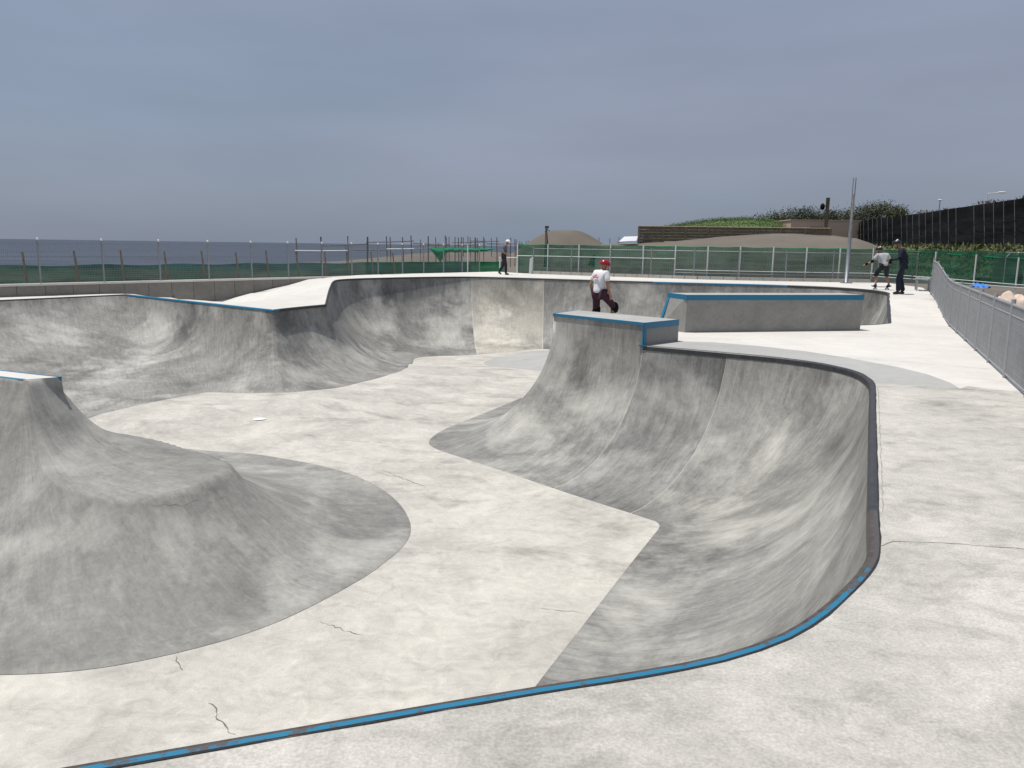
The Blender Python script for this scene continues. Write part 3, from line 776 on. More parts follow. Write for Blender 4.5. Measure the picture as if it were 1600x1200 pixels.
for s in RS:
    if not hole or math.hypot(hole[-1][0] - s[0], hole[-1][1] - s[1]) > 0.02: hole.append((s[0], s[1], s[2]))
if math.hypot(hole[-1][0] - hole[0][0], hole[-1][1] - hole[0][1]) < 0.02: hole.pop()
h0 = add_loop(hole)
for i, q in enumerate(hole): zfix[h0 + i] = q[2]
add_loop(outer)
lane_px = [(1062, 532), (1110, 534.5), (1180, 540), (1260, 549), (1330, 560), (1400, 573), (1450, 585), (1485, 598), (1500, 607)]
lane = [tuple(P(*q, 0).xy) for q in lane_px]
lane = [(3.44, 16.8)] + lane[1:]
lane_end = lane[-1]
near_seam = [(5.25, 11.66), (5.9, 11.62), lane_end, (rf(10.9) + 0.3, 10.9)]
add_loop(lane, False); add_loop(near_seam, False); add_loop([(3.44, 16.8), (2.62, 15.95)], False)
lane_poly = [(2.6, 15.93)] + lane + [(5.9, 11.62), (5.25, 11.66)] + [(q[0], q[1]) for q in hole if q[1] > 11.6 and q[0] > 2.6 and q[1] < 15.93]
hull_in = [q for q in hole]
hole_np = np.array([q[:2] for q in hole])
for ix in range(-50, 45):
    for iy in range(-12, 95):
        x, y = ix * 0.5 + 0.13, iy * 0.5 + 0.07
        if inside(outer, x, y) and not inside(outline, x, y):
            if ((hole_np - (x, y)) ** 2).sum(1).min() > 0.06: pts.append(Vector((x, y)))
rv_, re_, rf_, ov_, oe_, of_ = delaunay_2d_cdt(pts, edges, [], 0, 1e-4)
vz = []
for i, v in enumerate(rv_):
    z = None
    for o in ov_[i]:
        if o in zfix: z = zfix[o]
    vz.append(deck_z(v.x, v.y) if z is None else z)
slabs = {'near_deck': [], 'coping_lane': [], 'mid_deck': []}
# order the lane polygon properly: along the hole edge
holes_lane = [(q[0], q[1]) for q in hole]
i_a = min(range(len(holes_lane)), key=lambda i: (holes_lane[i][0] - 5.25) ** 2 + (holes_lane[i][1] - 11.66) ** 2)
i_b = min(range(len(holes_lane)), key=lambda i: (holes_lane[i][0] - 2.6) ** 2 + (holes_lane[i][1] - 15.93) ** 2)
lane_poly = lane + [(5.9, 11.62)] + holes_lane[i_a:i_b + 1]
for f in rf_:
    cx = sum(rv_[i].x for i in f) / 3; cy = sum(rv_[i].y for i in f) / 3
    if inside(outline, cx, cy) or not inside(outer, cx, cy): continue
    if inside(lane_poly, cx, cy): slabs['coping_lane'].append(f)
    elif cy < 21 and (cx < -1 or cy < 11.66 - max(0, cx - 6.3) * 0.62): slabs['near_deck'].append(f)
    else: slabs['mid_deck'].append(f)
for nm, fs in slabs.items():
    used = sorted({i for f in fs for i in f}); mp_ = {o: k for k, o in enumerate(used)}
    o = mesh_obj(nm, [(rv_[i].x, rv_[i].y, vz[i]) for i in used], [tuple(mp_[i] for i in f) for f in fs], M['lane' if nm == 'coping_lane' else nm], None, True)
    tag(o, None, None, None, 'structure')

# ------------------------------------------------------------------ steel coping along the lip
def coping(i0, i1, mat, label, top=0.048, face=0.085, joint=True, z_off=0.0):
    a, b = first_of[i0], (first_of[i1] if i1 <= n - 1 else NR)
    loop = []
    for j in range(a, b + 1):
        s = RS[j % NR]
        q = Vector((s[0], s[1], s[2] + z_off))
        if not loop or (loop[-1] - q).length > 0.03: loop.append(q)
    prof = [(-top, 0.006), (-top * 0.42, 0.008), (0.004, 0.003), (0.019, -0.012), (0.024, -face), (0.0, -face - 0.006)]
    jprof = [(-top - 0.013, 0.0045), (-top - 0.001, 0.0055)]
    v, f, v2, f2 = [], [], [], []
    for k, p in enumerate(loop):
        d = (loop[min(k + 1, len(loop) - 1)] - loop[max(k - 1, 0)]); d.z = 0; d.normalize()
        nr = Vector((-d.y, d.x, 0))                  # the bowl lies to the left of the path
        for o_, zz in prof: v.append(p + nr * o_ + Vector((0, 0, zz)))
        jw = 0.006 * noise.noise(p * 6.0) + 0.003 * noise.noise(p * 25.0)
        v2.append(p + nr * (jprof[0][0] + 0.002 + jw) + Vector((0, 0, jprof[0][1]))); v2.append(p + nr * jprof[1][0] + Vector((0, 0, jprof[1][1])))
        m_ = len(prof)
        if k:
            for r in range(m_ - 1): f.append(((k - 1) * m_ + r, k * m_ + r, k * m_ + r + 1, (k - 1) * m_ + r + 1))
            f2.append((2 * k - 2, 2 * k, 2 * k + 1, 2 * k - 1))
    o = tag(mesh_obj('steel_coping', v, f, mat), label, 'coping', 'steel copings along the bowl lips')
    if mat is M['coping']:
        o.data.materials.append(M['bare_steel']); o.data.polygons.foreach_set('material_index', [0 if q % 5 == 0 else 1 for q in range(len(f))])
    if joint: mesh_obj('joint_filler', v2, f2, M['joint'], o)
    return o
coping(0, 13, M['coping'], 'blue painted steel coping crossing the foreground and its rounded corner')
coping(13, SEAM_BOX, M['dark_coping'], 'bare dark steel coping along the right wall and corner of the near pocket')
coping(SEAM_BOX + 10, SEAM_A - 12, M['dark_coping'], 'dark coping on the far side of the ledge platform')
coping(SEAM_A - 12, SEAM_A - 4, M['dark_coping'], 'dark coping climbing past the standing man in dark overalls')
coping(SEAM_A - 4, SEAM_A - 2, M['blue_edge'], 'thin blue coping on the far wall behind the long ledge', 0.05, 0.06, False)
coping(SEAM_A - 2, SEAM_B + 8, M['dark_coping'], 'dark coping along the deep end below the white helmet man', 0.03, 0.06, False)
coping(SEAM_B + 8, SEAM_B + 10, M['dark_coping'], 'short dark coping at the foot of the pale ramp', 0.04, 0.07, False)
coping(SEAM_B + 10, SEAM_C, M['blue_edge'], 'blue coping on the left wing below the retaining wall', 0.035, 0.05, False)
coping(SEAM_C, n, M['dark_coping'], 'dark coping on the shaded wall at the far left', 0.04, 0.07, False)

# ------------------------------------------------------------------ box on the hip
BXF = [Vector((2.60, 15.93, 0)), Vector((0.90, 17.89, 0))]
BXB = [Vector((3.46, 16.80, 0)), Vector((1.50, 18.95, 0))]
BH = 0.45
box = empty('concrete_box', (2.1, 17.4, 0)); bl = Vector((2.1, 17.4, 0))
tag(box, 'raised concrete box with blue edges at the tip of the platform', 'box')
def prism(name, ring, z0, z1, mat, parent, org, bev=0.006):
    bm = bmesh.new()
    lo = [bm.verts.new((q.x - org.x, q.y - org.y, z0 - org.z)) for q in ring]; hi = [bm.verts.new((q.x - org.x, q.y - org.y, (z1[i] if isinstance(z1, (list, tuple)) else z1) - org.z)) for i, q in enumerate(ring)]
    bm.faces.new(lo[::-1]); bm.faces.new(hi)
    for i in range(len(ring)): bm.faces.new((lo[i], lo[(i + 1) % len(ring)], hi[(i + 1) % len(ring)], hi[i]))
    bmesh.ops.recalc_face_normals(bm, faces=bm.faces)
    if bev: bmesh.ops.bevel(bm, geom=bm.edges[:], offset=bev, segments=2, affect='EDGES')
    me = bpy.data.meshes.new(name); bm.to_mesh(me); bm.free(); me.materials.append(mat)
    return link(bpy.data.objects.new(name, me), parent)
inn = lambda a, b, k: a + (b - a).normalized() * k
ring = [inn(BXF[0], BXB[0], 0.004), BXB[0], BXB[1], inn(BXF[1], BXB[1], 0.004)]
prism('block', ring, -0.02, BH - 0.004, M['cast'], box, bl, 0.0)
ringt = [inn(q, r_, 0.012) for q, r_ in ((ring[0], ring[2]), (ring[1], ring[3]), (ring[2], ring[0]), (ring[3], ring[1]))]
prism('top_slab', ringt, BH - 0.01, BH + 0.003, M['lane'], box, bl, 0.0)
def bar(name, a, b, h0, h1, out, depth, mat, parent, org):
    """flat steel band standing proud of a face between points a and b, from h0 to h1"""
    a, b = Vector(a), Vector(b)
    v = [];
    for p in (a, b):
        for o_, z in ((-0.02, h0), (depth, h0), (depth, h1), (-0.02, h1)):
            q = p + out * o_; v.append((q.x - org.x, q.y - org.y, z - org.z))
    f = [(0, 1, 2, 3), (7, 6, 5, 4), (0, 4, 5, 1), (1, 5, 6, 2), (2, 6, 7, 3), (3, 7, 4, 0)]
    return mesh_obj(name, v, f, mat, parent)
out_r = (BXB[0] - BXF[0]).normalized(); out_r = Vector((out_r.y, -out_r.x, 0)); out_r = out_r if out_r.x > 0 else -out_r
out_f = (BXF[1] - BXF[0]).normalized(); out_f = Vector((out_f.y, -out_f.x, 0)); out_f = out_f if out_f.y < 0 else -out_f
out_l = -out_r
bar('edge_band', BXF[0], BXB[0], BH - 0.115, BH + 0.006, out_r, 0.008, M['blue_edge'], box, bl)
bar('edge_band', BXF[0] , BXF[0] + (BXB[0] - BXF[0]).normalized() * 0.085, -0.0, BH - 0.115, out_r, 0.0075, M['blue_edge'], box, bl)
bar('edge_band', BXF[0] + out_r * 0.003, BXF[1], BH - 0.05, BH + 0.007, out_f, 0.022, M['blue_edge'], box, bl)
bar('edge_band', BXF[0] + (BXF[0] - BXF[1]).normalized() * 0.0, BXF[0] + (BXF[1] - BXF[0]).normalized() * 0.03, -0.03, BH - 0.05, out_f, 0.016, M['blue_edge'], box, bl)
bar('edge_band', BXF[1], BXB[1], BH - 0.05, BH + 0.0065, out_l, 0.018, M['blue_edge'], box, bl)
mbf = MB(); mbf.box(BXF[0] + Vector((0.0, 0.015, 0.003)) - bl, (0.16, 0.1, 0.024), Matrix.Rotation(-0.5, 3, 'Z')); mbf.build('corner_plate', M['blue_edge'], box)

# ------------------------------------------------------------------ long ledge
LZ = 0.86
Lf0, Lf1 = Vector((4.00, 18.58, 0)), Vector((8.46, 19.62, 0))
ld = (Lf1 - Lf0).normalized(); lp = Vector((-ld.y, ld.x, 0))
Lb0, Lb1 = Lf0 + lp * 0.85 - ld * 0.10, Lf1 + lp * 0.85
ledge = empty('concrete_ledge', (6.2, 19.4, 0)); lo_ = Vector((6.2, 19.4, 0))
tag(ledge, 'long grey concrete ledge with a blue top edge on the pale deck', 'ledge')
bm = bmesh.new()
bot = [Lf0 - ld * 0.03, Lf1, Lb1, Lb0 - ld * 0.24]; top = [Lf0, Lf1 + ld * 0.03, Lb1 + ld * 0.03, Lb0]
vb = [bm.verts.new((q - lo_)) for q in bot]; vt = [bm.verts.new((q - lo_) + Vector((0, 0, LZ))) for q in top]
bm.faces.new(vb[::-1]); bm.faces.new(vt)
for i in range(4): bm.faces.new((vb[i], vb[(i + 1) % 4], vt[(i + 1) % 4], vt[i]))
me = bpy.data.meshes.new('block'); bm.to_mesh(me); bm.free(); me.materials.append(M['cast']); link(bpy.data.objects.new('block', me), ledge)
bar('edge_band', Lf0, Lf1 + ld * 0.03, LZ - 0.115, LZ + 0.006, -lp, 0.012, M['blue_edge'], ledge, lo_)
eo = (Lf0 - Lb0).normalized(); eo = Vector((eo.y, -eo.x, 0)); eo = eo if eo.x < 0 else -eo
bar('edge_band', Lf0 - lp * 0.008, Lb0, LZ - 0.115, LZ + 0.0055, eo, 0.03, M['blue_edge'], ledge, lo_)
v = []
for q, z in ((Lb0, LZ - 0.11), (Lb0 - ld * 0.24, 0.0)):
    for o_, w_ in ((0.028, 0.0), (0.028, -0.13), (-0.03, -0.13), (-0.03, 0.012)):
        r_ = q + eo * o_ + lp * w_; v.append((r_.x - lo_.x, r_.y - lo_.y, z))
mesh_obj('edge_band', v, [(0, 1, 2, 3), (7, 6, 5, 4), (0, 4, 5, 1), (1, 5, 6, 2), (2, 6, 7, 3), (3, 7, 4, 0)], M['blue_edge'], ledge)
mbt = MB(); mbt.add([q - lo_ + Vector((0, 0, LZ + 0.003)) for q in (Lf0 + lp * 0.03 + ld * 0.03, Lf1 + lp * 0.03, Lb1 - lp * 0.02, Lb0 - lp * 0.02 + ld * 0.03)], [(0, 1, 2, 3)]); mbt.build('top_slab', M['lane'], ledge)

# ------------------------------------------------------------------ cracks, drain
def crack(px_list, w, jag=0.02):
    pts_ = [Vector((*PF(*p), 0)) for p in px_list]; dense = []
    for a, b in zip(pts_, pts_[1:]):
        m_ = max(3, int((b - a).length / 0.05))
        for k in range(m_): dense.append(a.lerp(b, k / m_))
    dense.append(pts_[-1]); v, f = [], []
    for k, p in enumerate(dense):
        d = (dense[min(k + 1, len(dense) - 1)] - dense[max(k - 1, 0)]).normalized(); nr = Vector((-d.y, d.x, 0))
        p = p + nr * rnd.uniform(-jag, jag); ww = w * rnd.uniform(0.15, 1.2) * math.sin(math.pi * min(1, (k + 0.4) / (len(dense))))**0.5
        for s_ in (-1, 1):
            q = p + nr * ww * s_; v.append((q.x, q.y, floor_z(q.x, q.y) + 0.004))
        if k: f.append((2 * k - 2, 2 * k - 1, 2 * k + 1, 2 * k))
    return mesh_obj('crack', v, f, M['crack'], floor)
crack([(326, 1098), (340, 1112), (341, 1124), (353, 1140), (367, 1148)], 0.008, 0.02)
crack([(275, 1026), (277, 1036), (286, 1047)], 0.006, 0.012)
crack([(498, 972), (520, 978), (545, 988), (570, 994)], 0.005)
crack([(598, 734), (618, 743), (640, 752), (668, 762)], 0.008, 0.03)
crack([(840, 950), (870, 954), (900, 956), (924, 961)], 0.004, 0.01)
def hit_island(px, py):
    d = FWD + RIGHT * ((px - 800) / F_PX) + UP * ((600 - py) / F_PX); t_ = 6.0
    while t_ < 16:
        q = CAM + d * t_
        if q.z < floor_z(q.x, q.y) + island_h(q.x, q.y): break
        t_ += 0.01
    return CAM + d * t_
def surf_line(name, pts_, w, zf, mat, parent, jag=0.01, lift=0.006):
    dense, v, f = [], [], []
    for a, b in zip(pts_, pts_[1:]):
        m_ = max(2, int((b - a).length / 0.06))
        for k in range(m_): dense.append(a.lerp(b, k / m_))
    dense.append(pts_[-1])
    for k, p in enumerate(dense):
        d = (dense[min(k + 1, len(dense) - 1)] - dense[max(k - 1, 0)]); d.z = 0; d.normalize(); nr = Vector((-d.y, d.x, 0))
        p = p + nr * rnd.uniform(-jag, jag); ww = w * rnd.uniform(0.3, 1.2)
        for s_ in (-1, 1):
            q = p + nr * ww * s_; v.append((q.x, q.y, zf(q.x, q.y) + lift))
        if k: f.append((2 * k - 2, 2 * k - 1, 2 * k + 1, 2 * k))
    return mesh_obj(name, v, f, mat, parent)
iz = lambda x, y: floor_z(x, y) + island_h(x, y)
for line in ([(237, 791), (257, 788), (283, 790), (306, 782), (328, 786), (351, 776)], [(289, 792), (299, 806), (307, 834), (315, 844)], [(333, 785), (354, 803), (372, 818)]):
    surf_line('crack', [hit_island(*q) for q in line], 0.002, iz, M['crack_pale'], island, 0.012, 0.006)
for line, w_ in (([(1364, 858), (1395, 846), (1470, 848), (1600, 858)], 0.004), ([(1372, 604), (1376, 700), (1380, 800)], 0.004), ([(1640, 614), (1500, 608), (1375, 604)], 0.005)):
    surf_line('crack' if w_ < 0.005 else 'joint', [P(*q, 0) for q in line], w_, lambda x, y: 0.0, M['crack_pale'], bpy.data.objects['near_deck'], 0.006, 0.003)
for line in ([(1392, 535), (1480, 540), (1562, 548)], [(1290, 556), (1420, 566), (1548, 577)]):
    surf_line('joint', [P(*q, 0) for q in line], 0.006, lambda x, y: 0.0, M['crack_pale'], bpy.data.objects['mid_deck'], 0.002, 0.003)
dp_ = PF(405, 653.5); dm = MB(); dm.sphere((0, 0, 0), (0.16, 0.16, 0.016), 28, 4, True)
dr = dm.build('drain_cover', M['tarp_white'], None, True); dr.location = (dp_[0], dp_[1], floor_z(*dp_) - 0.009)
tag(dr, 'round white drain cover in the bowl floor', 'drain cover')

# ------------------------------------------------------------------ ground, sea, dunes
dip = [(q[0], q[1]) for q in outer]
def ground_z(x, y):
    """sand round the park; falls below the sea level at the shore"""
    z = 0.10
    if x > 0 and y < 39: z = -0.35
    # the shore is close on the left and runs far away straight ahead
    q_ = x / max(y, 5.0)
    shore = 88 + 135 * smooth((q_ + 0.24) / 0.16) + max(0, x) * 3
    d = shore - y
    far = smooth((math.hypot(x, y) - 50) / 60)
    z = z * (1 - far) + (-0.5) * far
    if d < 36: z = z + (-4.2 - z) * smooth((36 - d) / 62)
    return z
xs = sorted(set([round(v, 2) for v in list(np.arange(-30, 24, 0.6)) + [-9000, -4000, -2000, -1000, -600, -400, -300, -240, -200, -170, -140, -120, -100, -85, -70, -60, -50, -42, -36] + [27, 31, 36, 42, 50, 60, 75, 95, 120, 160, 220, 300, 420, 600, 1000, 2000, 4000, 9000]]))
ys = sorted(set([round(v, 2) for v in list(np.arange(-10, 49, 0.6)) + [-400, -100, -40, -20, -14] + [52, 56, 61, 67, 75, 84, 95, 108, 122, 138, 155, 170, 185, 200, 220, 245, 280, 320, 380, 460, 600, 900, 1500, 3000, 6000, 12000]]))
def near_park(x, y):
    return inside(dip, x, y)
gv, gf = [], []
for x in xs:
    for y in ys:
        z = ground_z(x, y)
        if -26 < x < 19 and -8 < y < 47 and near_park(x, y): z = -3.6
        elif y < 8.9 and -26 < x < 10.5 and y > -8: z = -3.6
        gv.append((x, y, z + (0.05 * noise.noise(Vector((x, y, 0)) * 0.3) if abs(x) < 100 and y < 200 else 0)))
ny_ = len(ys)
for i in range(len(xs) - 1):
    for j in range(ny_ - 1): gf.append((i * ny_ + j, (i + 1) * ny_ + j, (i + 1) * ny_ + j + 1, i * ny_ + j + 1))
tag(mesh_obj('sand_ground', gv, gf, M['sand'], None, True), None, None, None, 'structure')
sea = mesh_obj('sea', [(-14000, 60, -2.5), (14000, 60, -2.5), (14000, 14000, -2.5), (-14000, 14000, -2.5)], [(0, 1, 2, 3)], M['sea'])
tag(sea, None, None, None, 'structure')
def hill(name, mat, cx, cy, rx, ry, h, base=-0.6, rot=0.0, power=1.0, rough=0.12, nr=34, na=90, flat=0.0, skew=(0, 0)):
    v, f = [], []; cr, sr = math.cos(rot), math.sin(rot)
    for i in range(nr + 1):
        t = i / nr
        for j in range(na):
            a = 2 * math.pi * j / na; lx, ly = rx * t * math.cos(a), ry * t * math.sin(a)
            k = max(0.0, (t - flat) / (1 - flat)); zz = h * (1 - smooth(k ** power))
            x, y = cx + lx * cr - ly * sr + skew[0] * zz, cy + lx * sr + ly * cr + skew[1] * zz
            zz += rough * h * 0.5 * noise.noise(Vector((x, y, 3)) * (3.0 / min(rx, ry))) * (1 - t)
            v.append((x, y, base + zz))
    for i in range(nr):
        for j in range(na): f.append((i * na + j, (i + 1) * na + j, (i + 1) * na + (j + 1) % na, i * na + (j + 1) % na))
    return mesh_obj(name, v, f, mat, None, True)
d1 = PD(884, 360, 112)
tag(hill('sand_dune', M['sand'], d1.x, d1.y, 11.5, 9, d1.z + 0.6, -0.6, 0, 0.9, 0.05, flat=0.12), None, None, None, 'structure')
tag(hill('sand_dune', M['sand'], d1.x - 13, d1.y - 4, 22, 10, 1.75, -0.6, 0, 1.0, 0.1), None, None, None, 'structure')
# the broad dune that carries the plank fence
def dune2(px, dist):
    prof = [(940, 381), (1000, 379), (1060, 375), (1120, 369), (1180, 365.5), (1240, 364), (1300, 367), (1340, 372), (1370, 384), (1400, 397)]
    for (a, ya), (b, yb) in zip(prof, prof[1:]):
        if a <= px <= b: return PD(px, ya + (yb - ya) * (px - a) / (b - a), dist)
    return PD(px, 397, dist)
v, f = [], []
cols = list(range(930, 1411, 10)); rws = 16
for px in cols:
    crest = dune2(px, 82)
    for r in range(rws + 1):
        t = r / rws; y = 60 + (t * 52)
        k = smooth((y - 60) / 22) if y <= 82 else 1 - 0.9 * smooth((y - 82) / 30)
        x = crest.x * (y / 82) if y < 82 else crest.x + (y - 82) * crest.x / 82 * 0.6
        v.append((x, y, -0.7 + (crest.z + 0.7) * k + 0.12 * noise.noise(Vector((x, y, 0)) * 0.4) * k))
for i in range(len(cols) - 1):
    for r in range(rws): a = i * (rws + 1) + r; f.append((a, a + rws + 1, a + rws + 2, a + 1))
tag(mesh_obj('sand_dune', v, f, M['sand'], None, True), None, None, None, 'structure')

# ------------------------------------------------------------------ foliage helpers
def leaf_cloud(name, centers, size, mat, parent=None, seed=1, stretch=1.0, up=0.0):
    r = np.random.default_rng(seed); c = np.asarray(centers, float); m_ = len(c)
    a = r.normal(size=(m_, 3)); a[:, 2] += up; a /= np.linalg.norm(a, axis=1)[:, None]
    b = r.normal(size=(m_, 3)); b -= a * (a * b).sum(1)[:, None]; b /= np.linalg.norm(b, axis=1)[:, None]
    s1 = size * r.uniform(0.6, 1.4, (m_, 1)) * stretch; s2 = size * r.uniform(0.35, 0.8, (m_, 1))
    v = np.stack([c - a * s1, c + b * s2 * 0.6, c + a * s1, c - b * s2 * 0.6], 1).reshape(-1, 3)
    me = bpy.data.meshes.new(name)
    me.vertices.add(len(v)); me.vertices.foreach_set('co', v.ravel())
    me.loops.add(len(v)); me.loops.foreach_set('vertex_index', np.arange(len(v), dtype=np.int32))
    me.polygons.add(m_); me.polygons.foreach_set('loop_start', np.arange(0, len(v), 4, dtype=np.int32)); me.polygons.foreach_set('loop_total', np.full(m_, 4, dtype=np.int32))
    me.materials.append(mat); me.update(calc_edges=True); me.validate()
    return link(bpy.data.objects.new(name, me), parent)
nrg = np.random.default_rng(5)
# bush covered hill
prof = [(1016, 360), (1035, 356), (1060, 351), (1095, 345.5), (1130, 341.5), (1165, 340), (1195, 341), (1215, 344.5), (1235, 351), (1255, 361)]
hv, hf, leaves = [], [], []
BD = 112
for i, px in enumerate(range(1016, 1260, 8)):
    ytop = np.interp(px, [p[0] for p in prof], [p[1] for p in prof])
    c = PD(px, ytop + 3, BD)
    for r in range(11):
        t = r / 10; y = BD - 9 + 18 * t; k = math.sin(math.pi * t) ** 0.7
        hv.append((c.x * (0.96 + 0.04 * t), y, 0.2 + (c.z - 0.2) * k))
nb = 11
for i in range(len(hv) // nb - 1):
    for r in range(nb - 1): a = i * nb + r; hf.append((a, a + nb, a + nb + 1, a + 1))
bush = mesh_obj('bush_thicket', hv, hf, M['bush'], None, True)
tag(bush, 'low green bushes covering the hill behind the plank fence', 'bushes', None, 'stuff')
hv_np = np.array(hv)
idx = nrg.integers(0, len(hv), 45000)
jit = hv_np[idx] + nrg.normal(size=(45000, 3)) * np.array([0.45, 0.9, 0.16]) + np.array([0, 0, 0.1])
lo2 = leaf_cloud('leaves', jit, 0.10, M['bush'], bush, 3); lo2['kind'] = 'stuff'

def pine(px, py_top, dist, width_px, seed, lean=0.35, base_z=1.0, label=''):
    top = PD(px, py_top, dist); h = top.z - base_z; w = width_px / F_PX * dist / 2
    root = empty('pine_tree', (top.x, top.y, base_z)); tag(root, label, 'tree', 'wind-swept trees beyond the dunes')
    r = np.random.default_rng(seed); tk = MB()
    tip = Vector((lean * 0.6, 0, h * 0.88)); tk.tube([(-lean * 0.6, 0, -0.5), (-lean * 0.2, 0.05, h * 0.4), tuple(tip)], [0.16, 0.12, 0.05], 7)
    cent = []
    for b in range(44):
        a = r.uniform(0, 2 * math.pi); zz = h * r.uniform(0.3, 0.98); rad = w * r.uniform(0.35, 1.0) * (1.1 - 0.45 * zz / h)
        e = Vector((math.cos(a) * rad + lean * (zz / h) * 1.3, math.sin(a) * rad * 0.8, zz + 0.15 * rad))
        s0 = Vector((lean * (zz / h - 0.6), 0, zz * 0.82)); tk.tube([s0, (s0 + e) / 2 + Vector((0, 0, 0.1)), e], [0.05, 0.035, 0.015], 5, False)
        m_ = 90
        c = np.array(e) + r.normal(size=(m_, 3)) * np.array([w * 0.2, w * 0.2, h * 0.045 + 0.1]); cent.append(c)
        c = np.array((s0 + e) / 2) + r.normal(size=(30, 3)) * np.array([w * 0.17, w * 0.17, h * 0.04 + 0.08]); cent.append(c)
    tk.build('trunk', M['trunk'], root, True)
    leaf_cloud('crown', np.concatenate(cent), 0.15, M['pine'], root, seed + 50, 1.5, 0.4)
TREES = [(1205, 336, 135, 90, 'low dark pine at the right end of the green hill'), (1244, 330, 138, 70, 'dark pine left of the utility pole with a leaning tip'),
         (1275, 336, 140, 60, 'short dark pine just left of the utility pole'), (1312, 331, 138, 76, 'dark pine just right of the utility pole'),
         (1345, 324, 134, 70, 'wind-swept pine directly behind the tall grey post'), (1368, 320, 130, 66, 'tallest wind-swept pine with crown leaning right'),
         (1392, 328, 126, 46, 'wind-swept pine beside the start of the black net')]
for k, (px, py, d, w, lb) in enumerate(TREES): pine(px, py, d, w, 20 + k, 0.5, 1.2, lb)

# ------------------------------------------------------------------ background things
# tan building
bl0, bl1 = PD(1236, 347, 106), PD(1345, 343, 106)
bd = empty('tan_building', (bl0.x, bl0.y, 0)); tag(bd, 'plain tan rendered building behind the dune with flat roof', 'building')
wm = MB(); ztop = (bl0.z + bl1.z) / 2
wx = bl1.x - bl0.x
wm.box((wx / 2, 4, ztop / 2 - 0.5), (wx, 8, ztop + 1)); wm.build('wall', M['tan'], bd)
rm = MB(); rm.box((wx / 2, 4, ztop + 0.06), (wx + 0.2, 8.2, 0.12)); rm.build('roof', M['tan'], bd)
wd = MB(); wd.box((wx * 0.37, -0.03, ztop - 1.05), (1.6, 0.1, 0.55)); wd.build('window', M['wood_dark'], bd)
# utility pole with transformer
up = PD(1294, 309, 104); ut = empty('utility_pole', (up.x, up.y, 0)); tag(ut, 'dark utility pole with transformer above the tan building', 'pole')
um = MB(); um.tube([(0, 0, 0), (0, 0, up.z)], [0.2, 0.24], 10); um.build('mast', M['wood_dark'], ut, True)
um = MB(); um.sphere((-0.62, 0, up.z - 1.1), (0.3, 0.3, 0.42), 10, 8); um.build('transformer', M['black'], ut, True)
um = MB(); um.box((-0.3, 0, up.z - 1.0), (0.7, 0.08, 0.1)); um.build('bracket', M['wood_dark'], ut)
um = MB(); um.box((0.1, 0, up.z - 1.6), (0.9, 0.1, 0.12)); um.build('crossarm', M['wood_dark'], ut)
# plank fence on the dune
pf = empty('plank_fence', (PD(998, 380, 80).x, 80, 0)); tag(pf, 'old wooden plank fence running along the top of the dune', 'fence')
fo = pf.location
posts_px = [998, 1036.5, 1071, 1106, 1144, 1182, 1220, 1258.5, 1297]
post_pts = []
for k, px in enumerate(posts_px):
    dist = 80 + 0.15 * k
    yt = np.interp(px, [998, 1297], [353.5, 357]); yb = [383, 379, 376, 372.5, 369.5, 368, 366, 366, 369][k]
    a, b = PD(px, yt, dist), PD(px, yb, dist); post_pts.append((a, b))
    pm = MB(); pm.box(((a.x + b.x) / 2 - fo.x, a.y - fo.y - 0.05, (a.z + b.z) / 2 - 0.3), (0.2, 0.2, a.z - b.z + 0.6)); pm.build('post', M['wood_dark'], pf)
for k in range(len(post_pts) - 1):
    (a, ab), (b, bb) = post_pts[k], post_pts[k + 1]
    depth = max(a.z - ab.z, b.z - bb.z); nrow = max(1, int(depth / 0.28 + 0.5))
    for r in range(nrow):
        zz = 0.28 * r
        pm = MB()
        for (p, q, off, hgt, th) in ((a, b, 0.14, 0.255, 0.06),):
            c0_, c1_ = Vector((p.x, p.y + 0.08, p.z - zz - off)) - fo, Vector((q.x, q.y + 0.08, q.z - zz - off)) - fo
            d_ = c1_ - c0_; R_ = Matrix.Rotation(math.atan2(d_.y, d_.x), 3, 'Z') @ Matrix.Rotation(-math.atan2(d_.z, math.hypot(d_.x, d_.y)), 3, 'Y')
            pm.box((c0_ + c1_) / 2, (d_.length, th, hgt), R_)
        pm.build('plank', M['wood_dark'], pf)
    for yy in (0.0, 0.62, 1.22):
        if yy > depth + 0.1: continue
        pm = MB(); c0_, c1_ = Vector((a.x, a.y - 0.1, a.z - yy)) - fo, Vector((b.x, b.y - 0.1, b.z - yy)) - fo
        pm.tube([c0_, c1_], 0.055, 4); pm.build('rail', M['wood'], pf)
# white sheet next to the plank fence
wsx = PD(982, 378, 78); ws = MB()
ws.add([(-0.95, 0, 0.0), (0.75, 0.1, 0.12), (0.95, 0.5, 0.55), (-0.35, 0.5, 0.5), (-0.95, 1.6, -0.1), (0.8, 1.6, 0.1)], [(0, 1, 2, 3), (3, 2, 5, 4)])
wso = ws.build('white_sheet', M['tarp_white']); wso.location = (wsx.x, wsx.y, wsx.z); tag(wso, 'white sheet draped on the sand left of the plank fence', 'sheet')
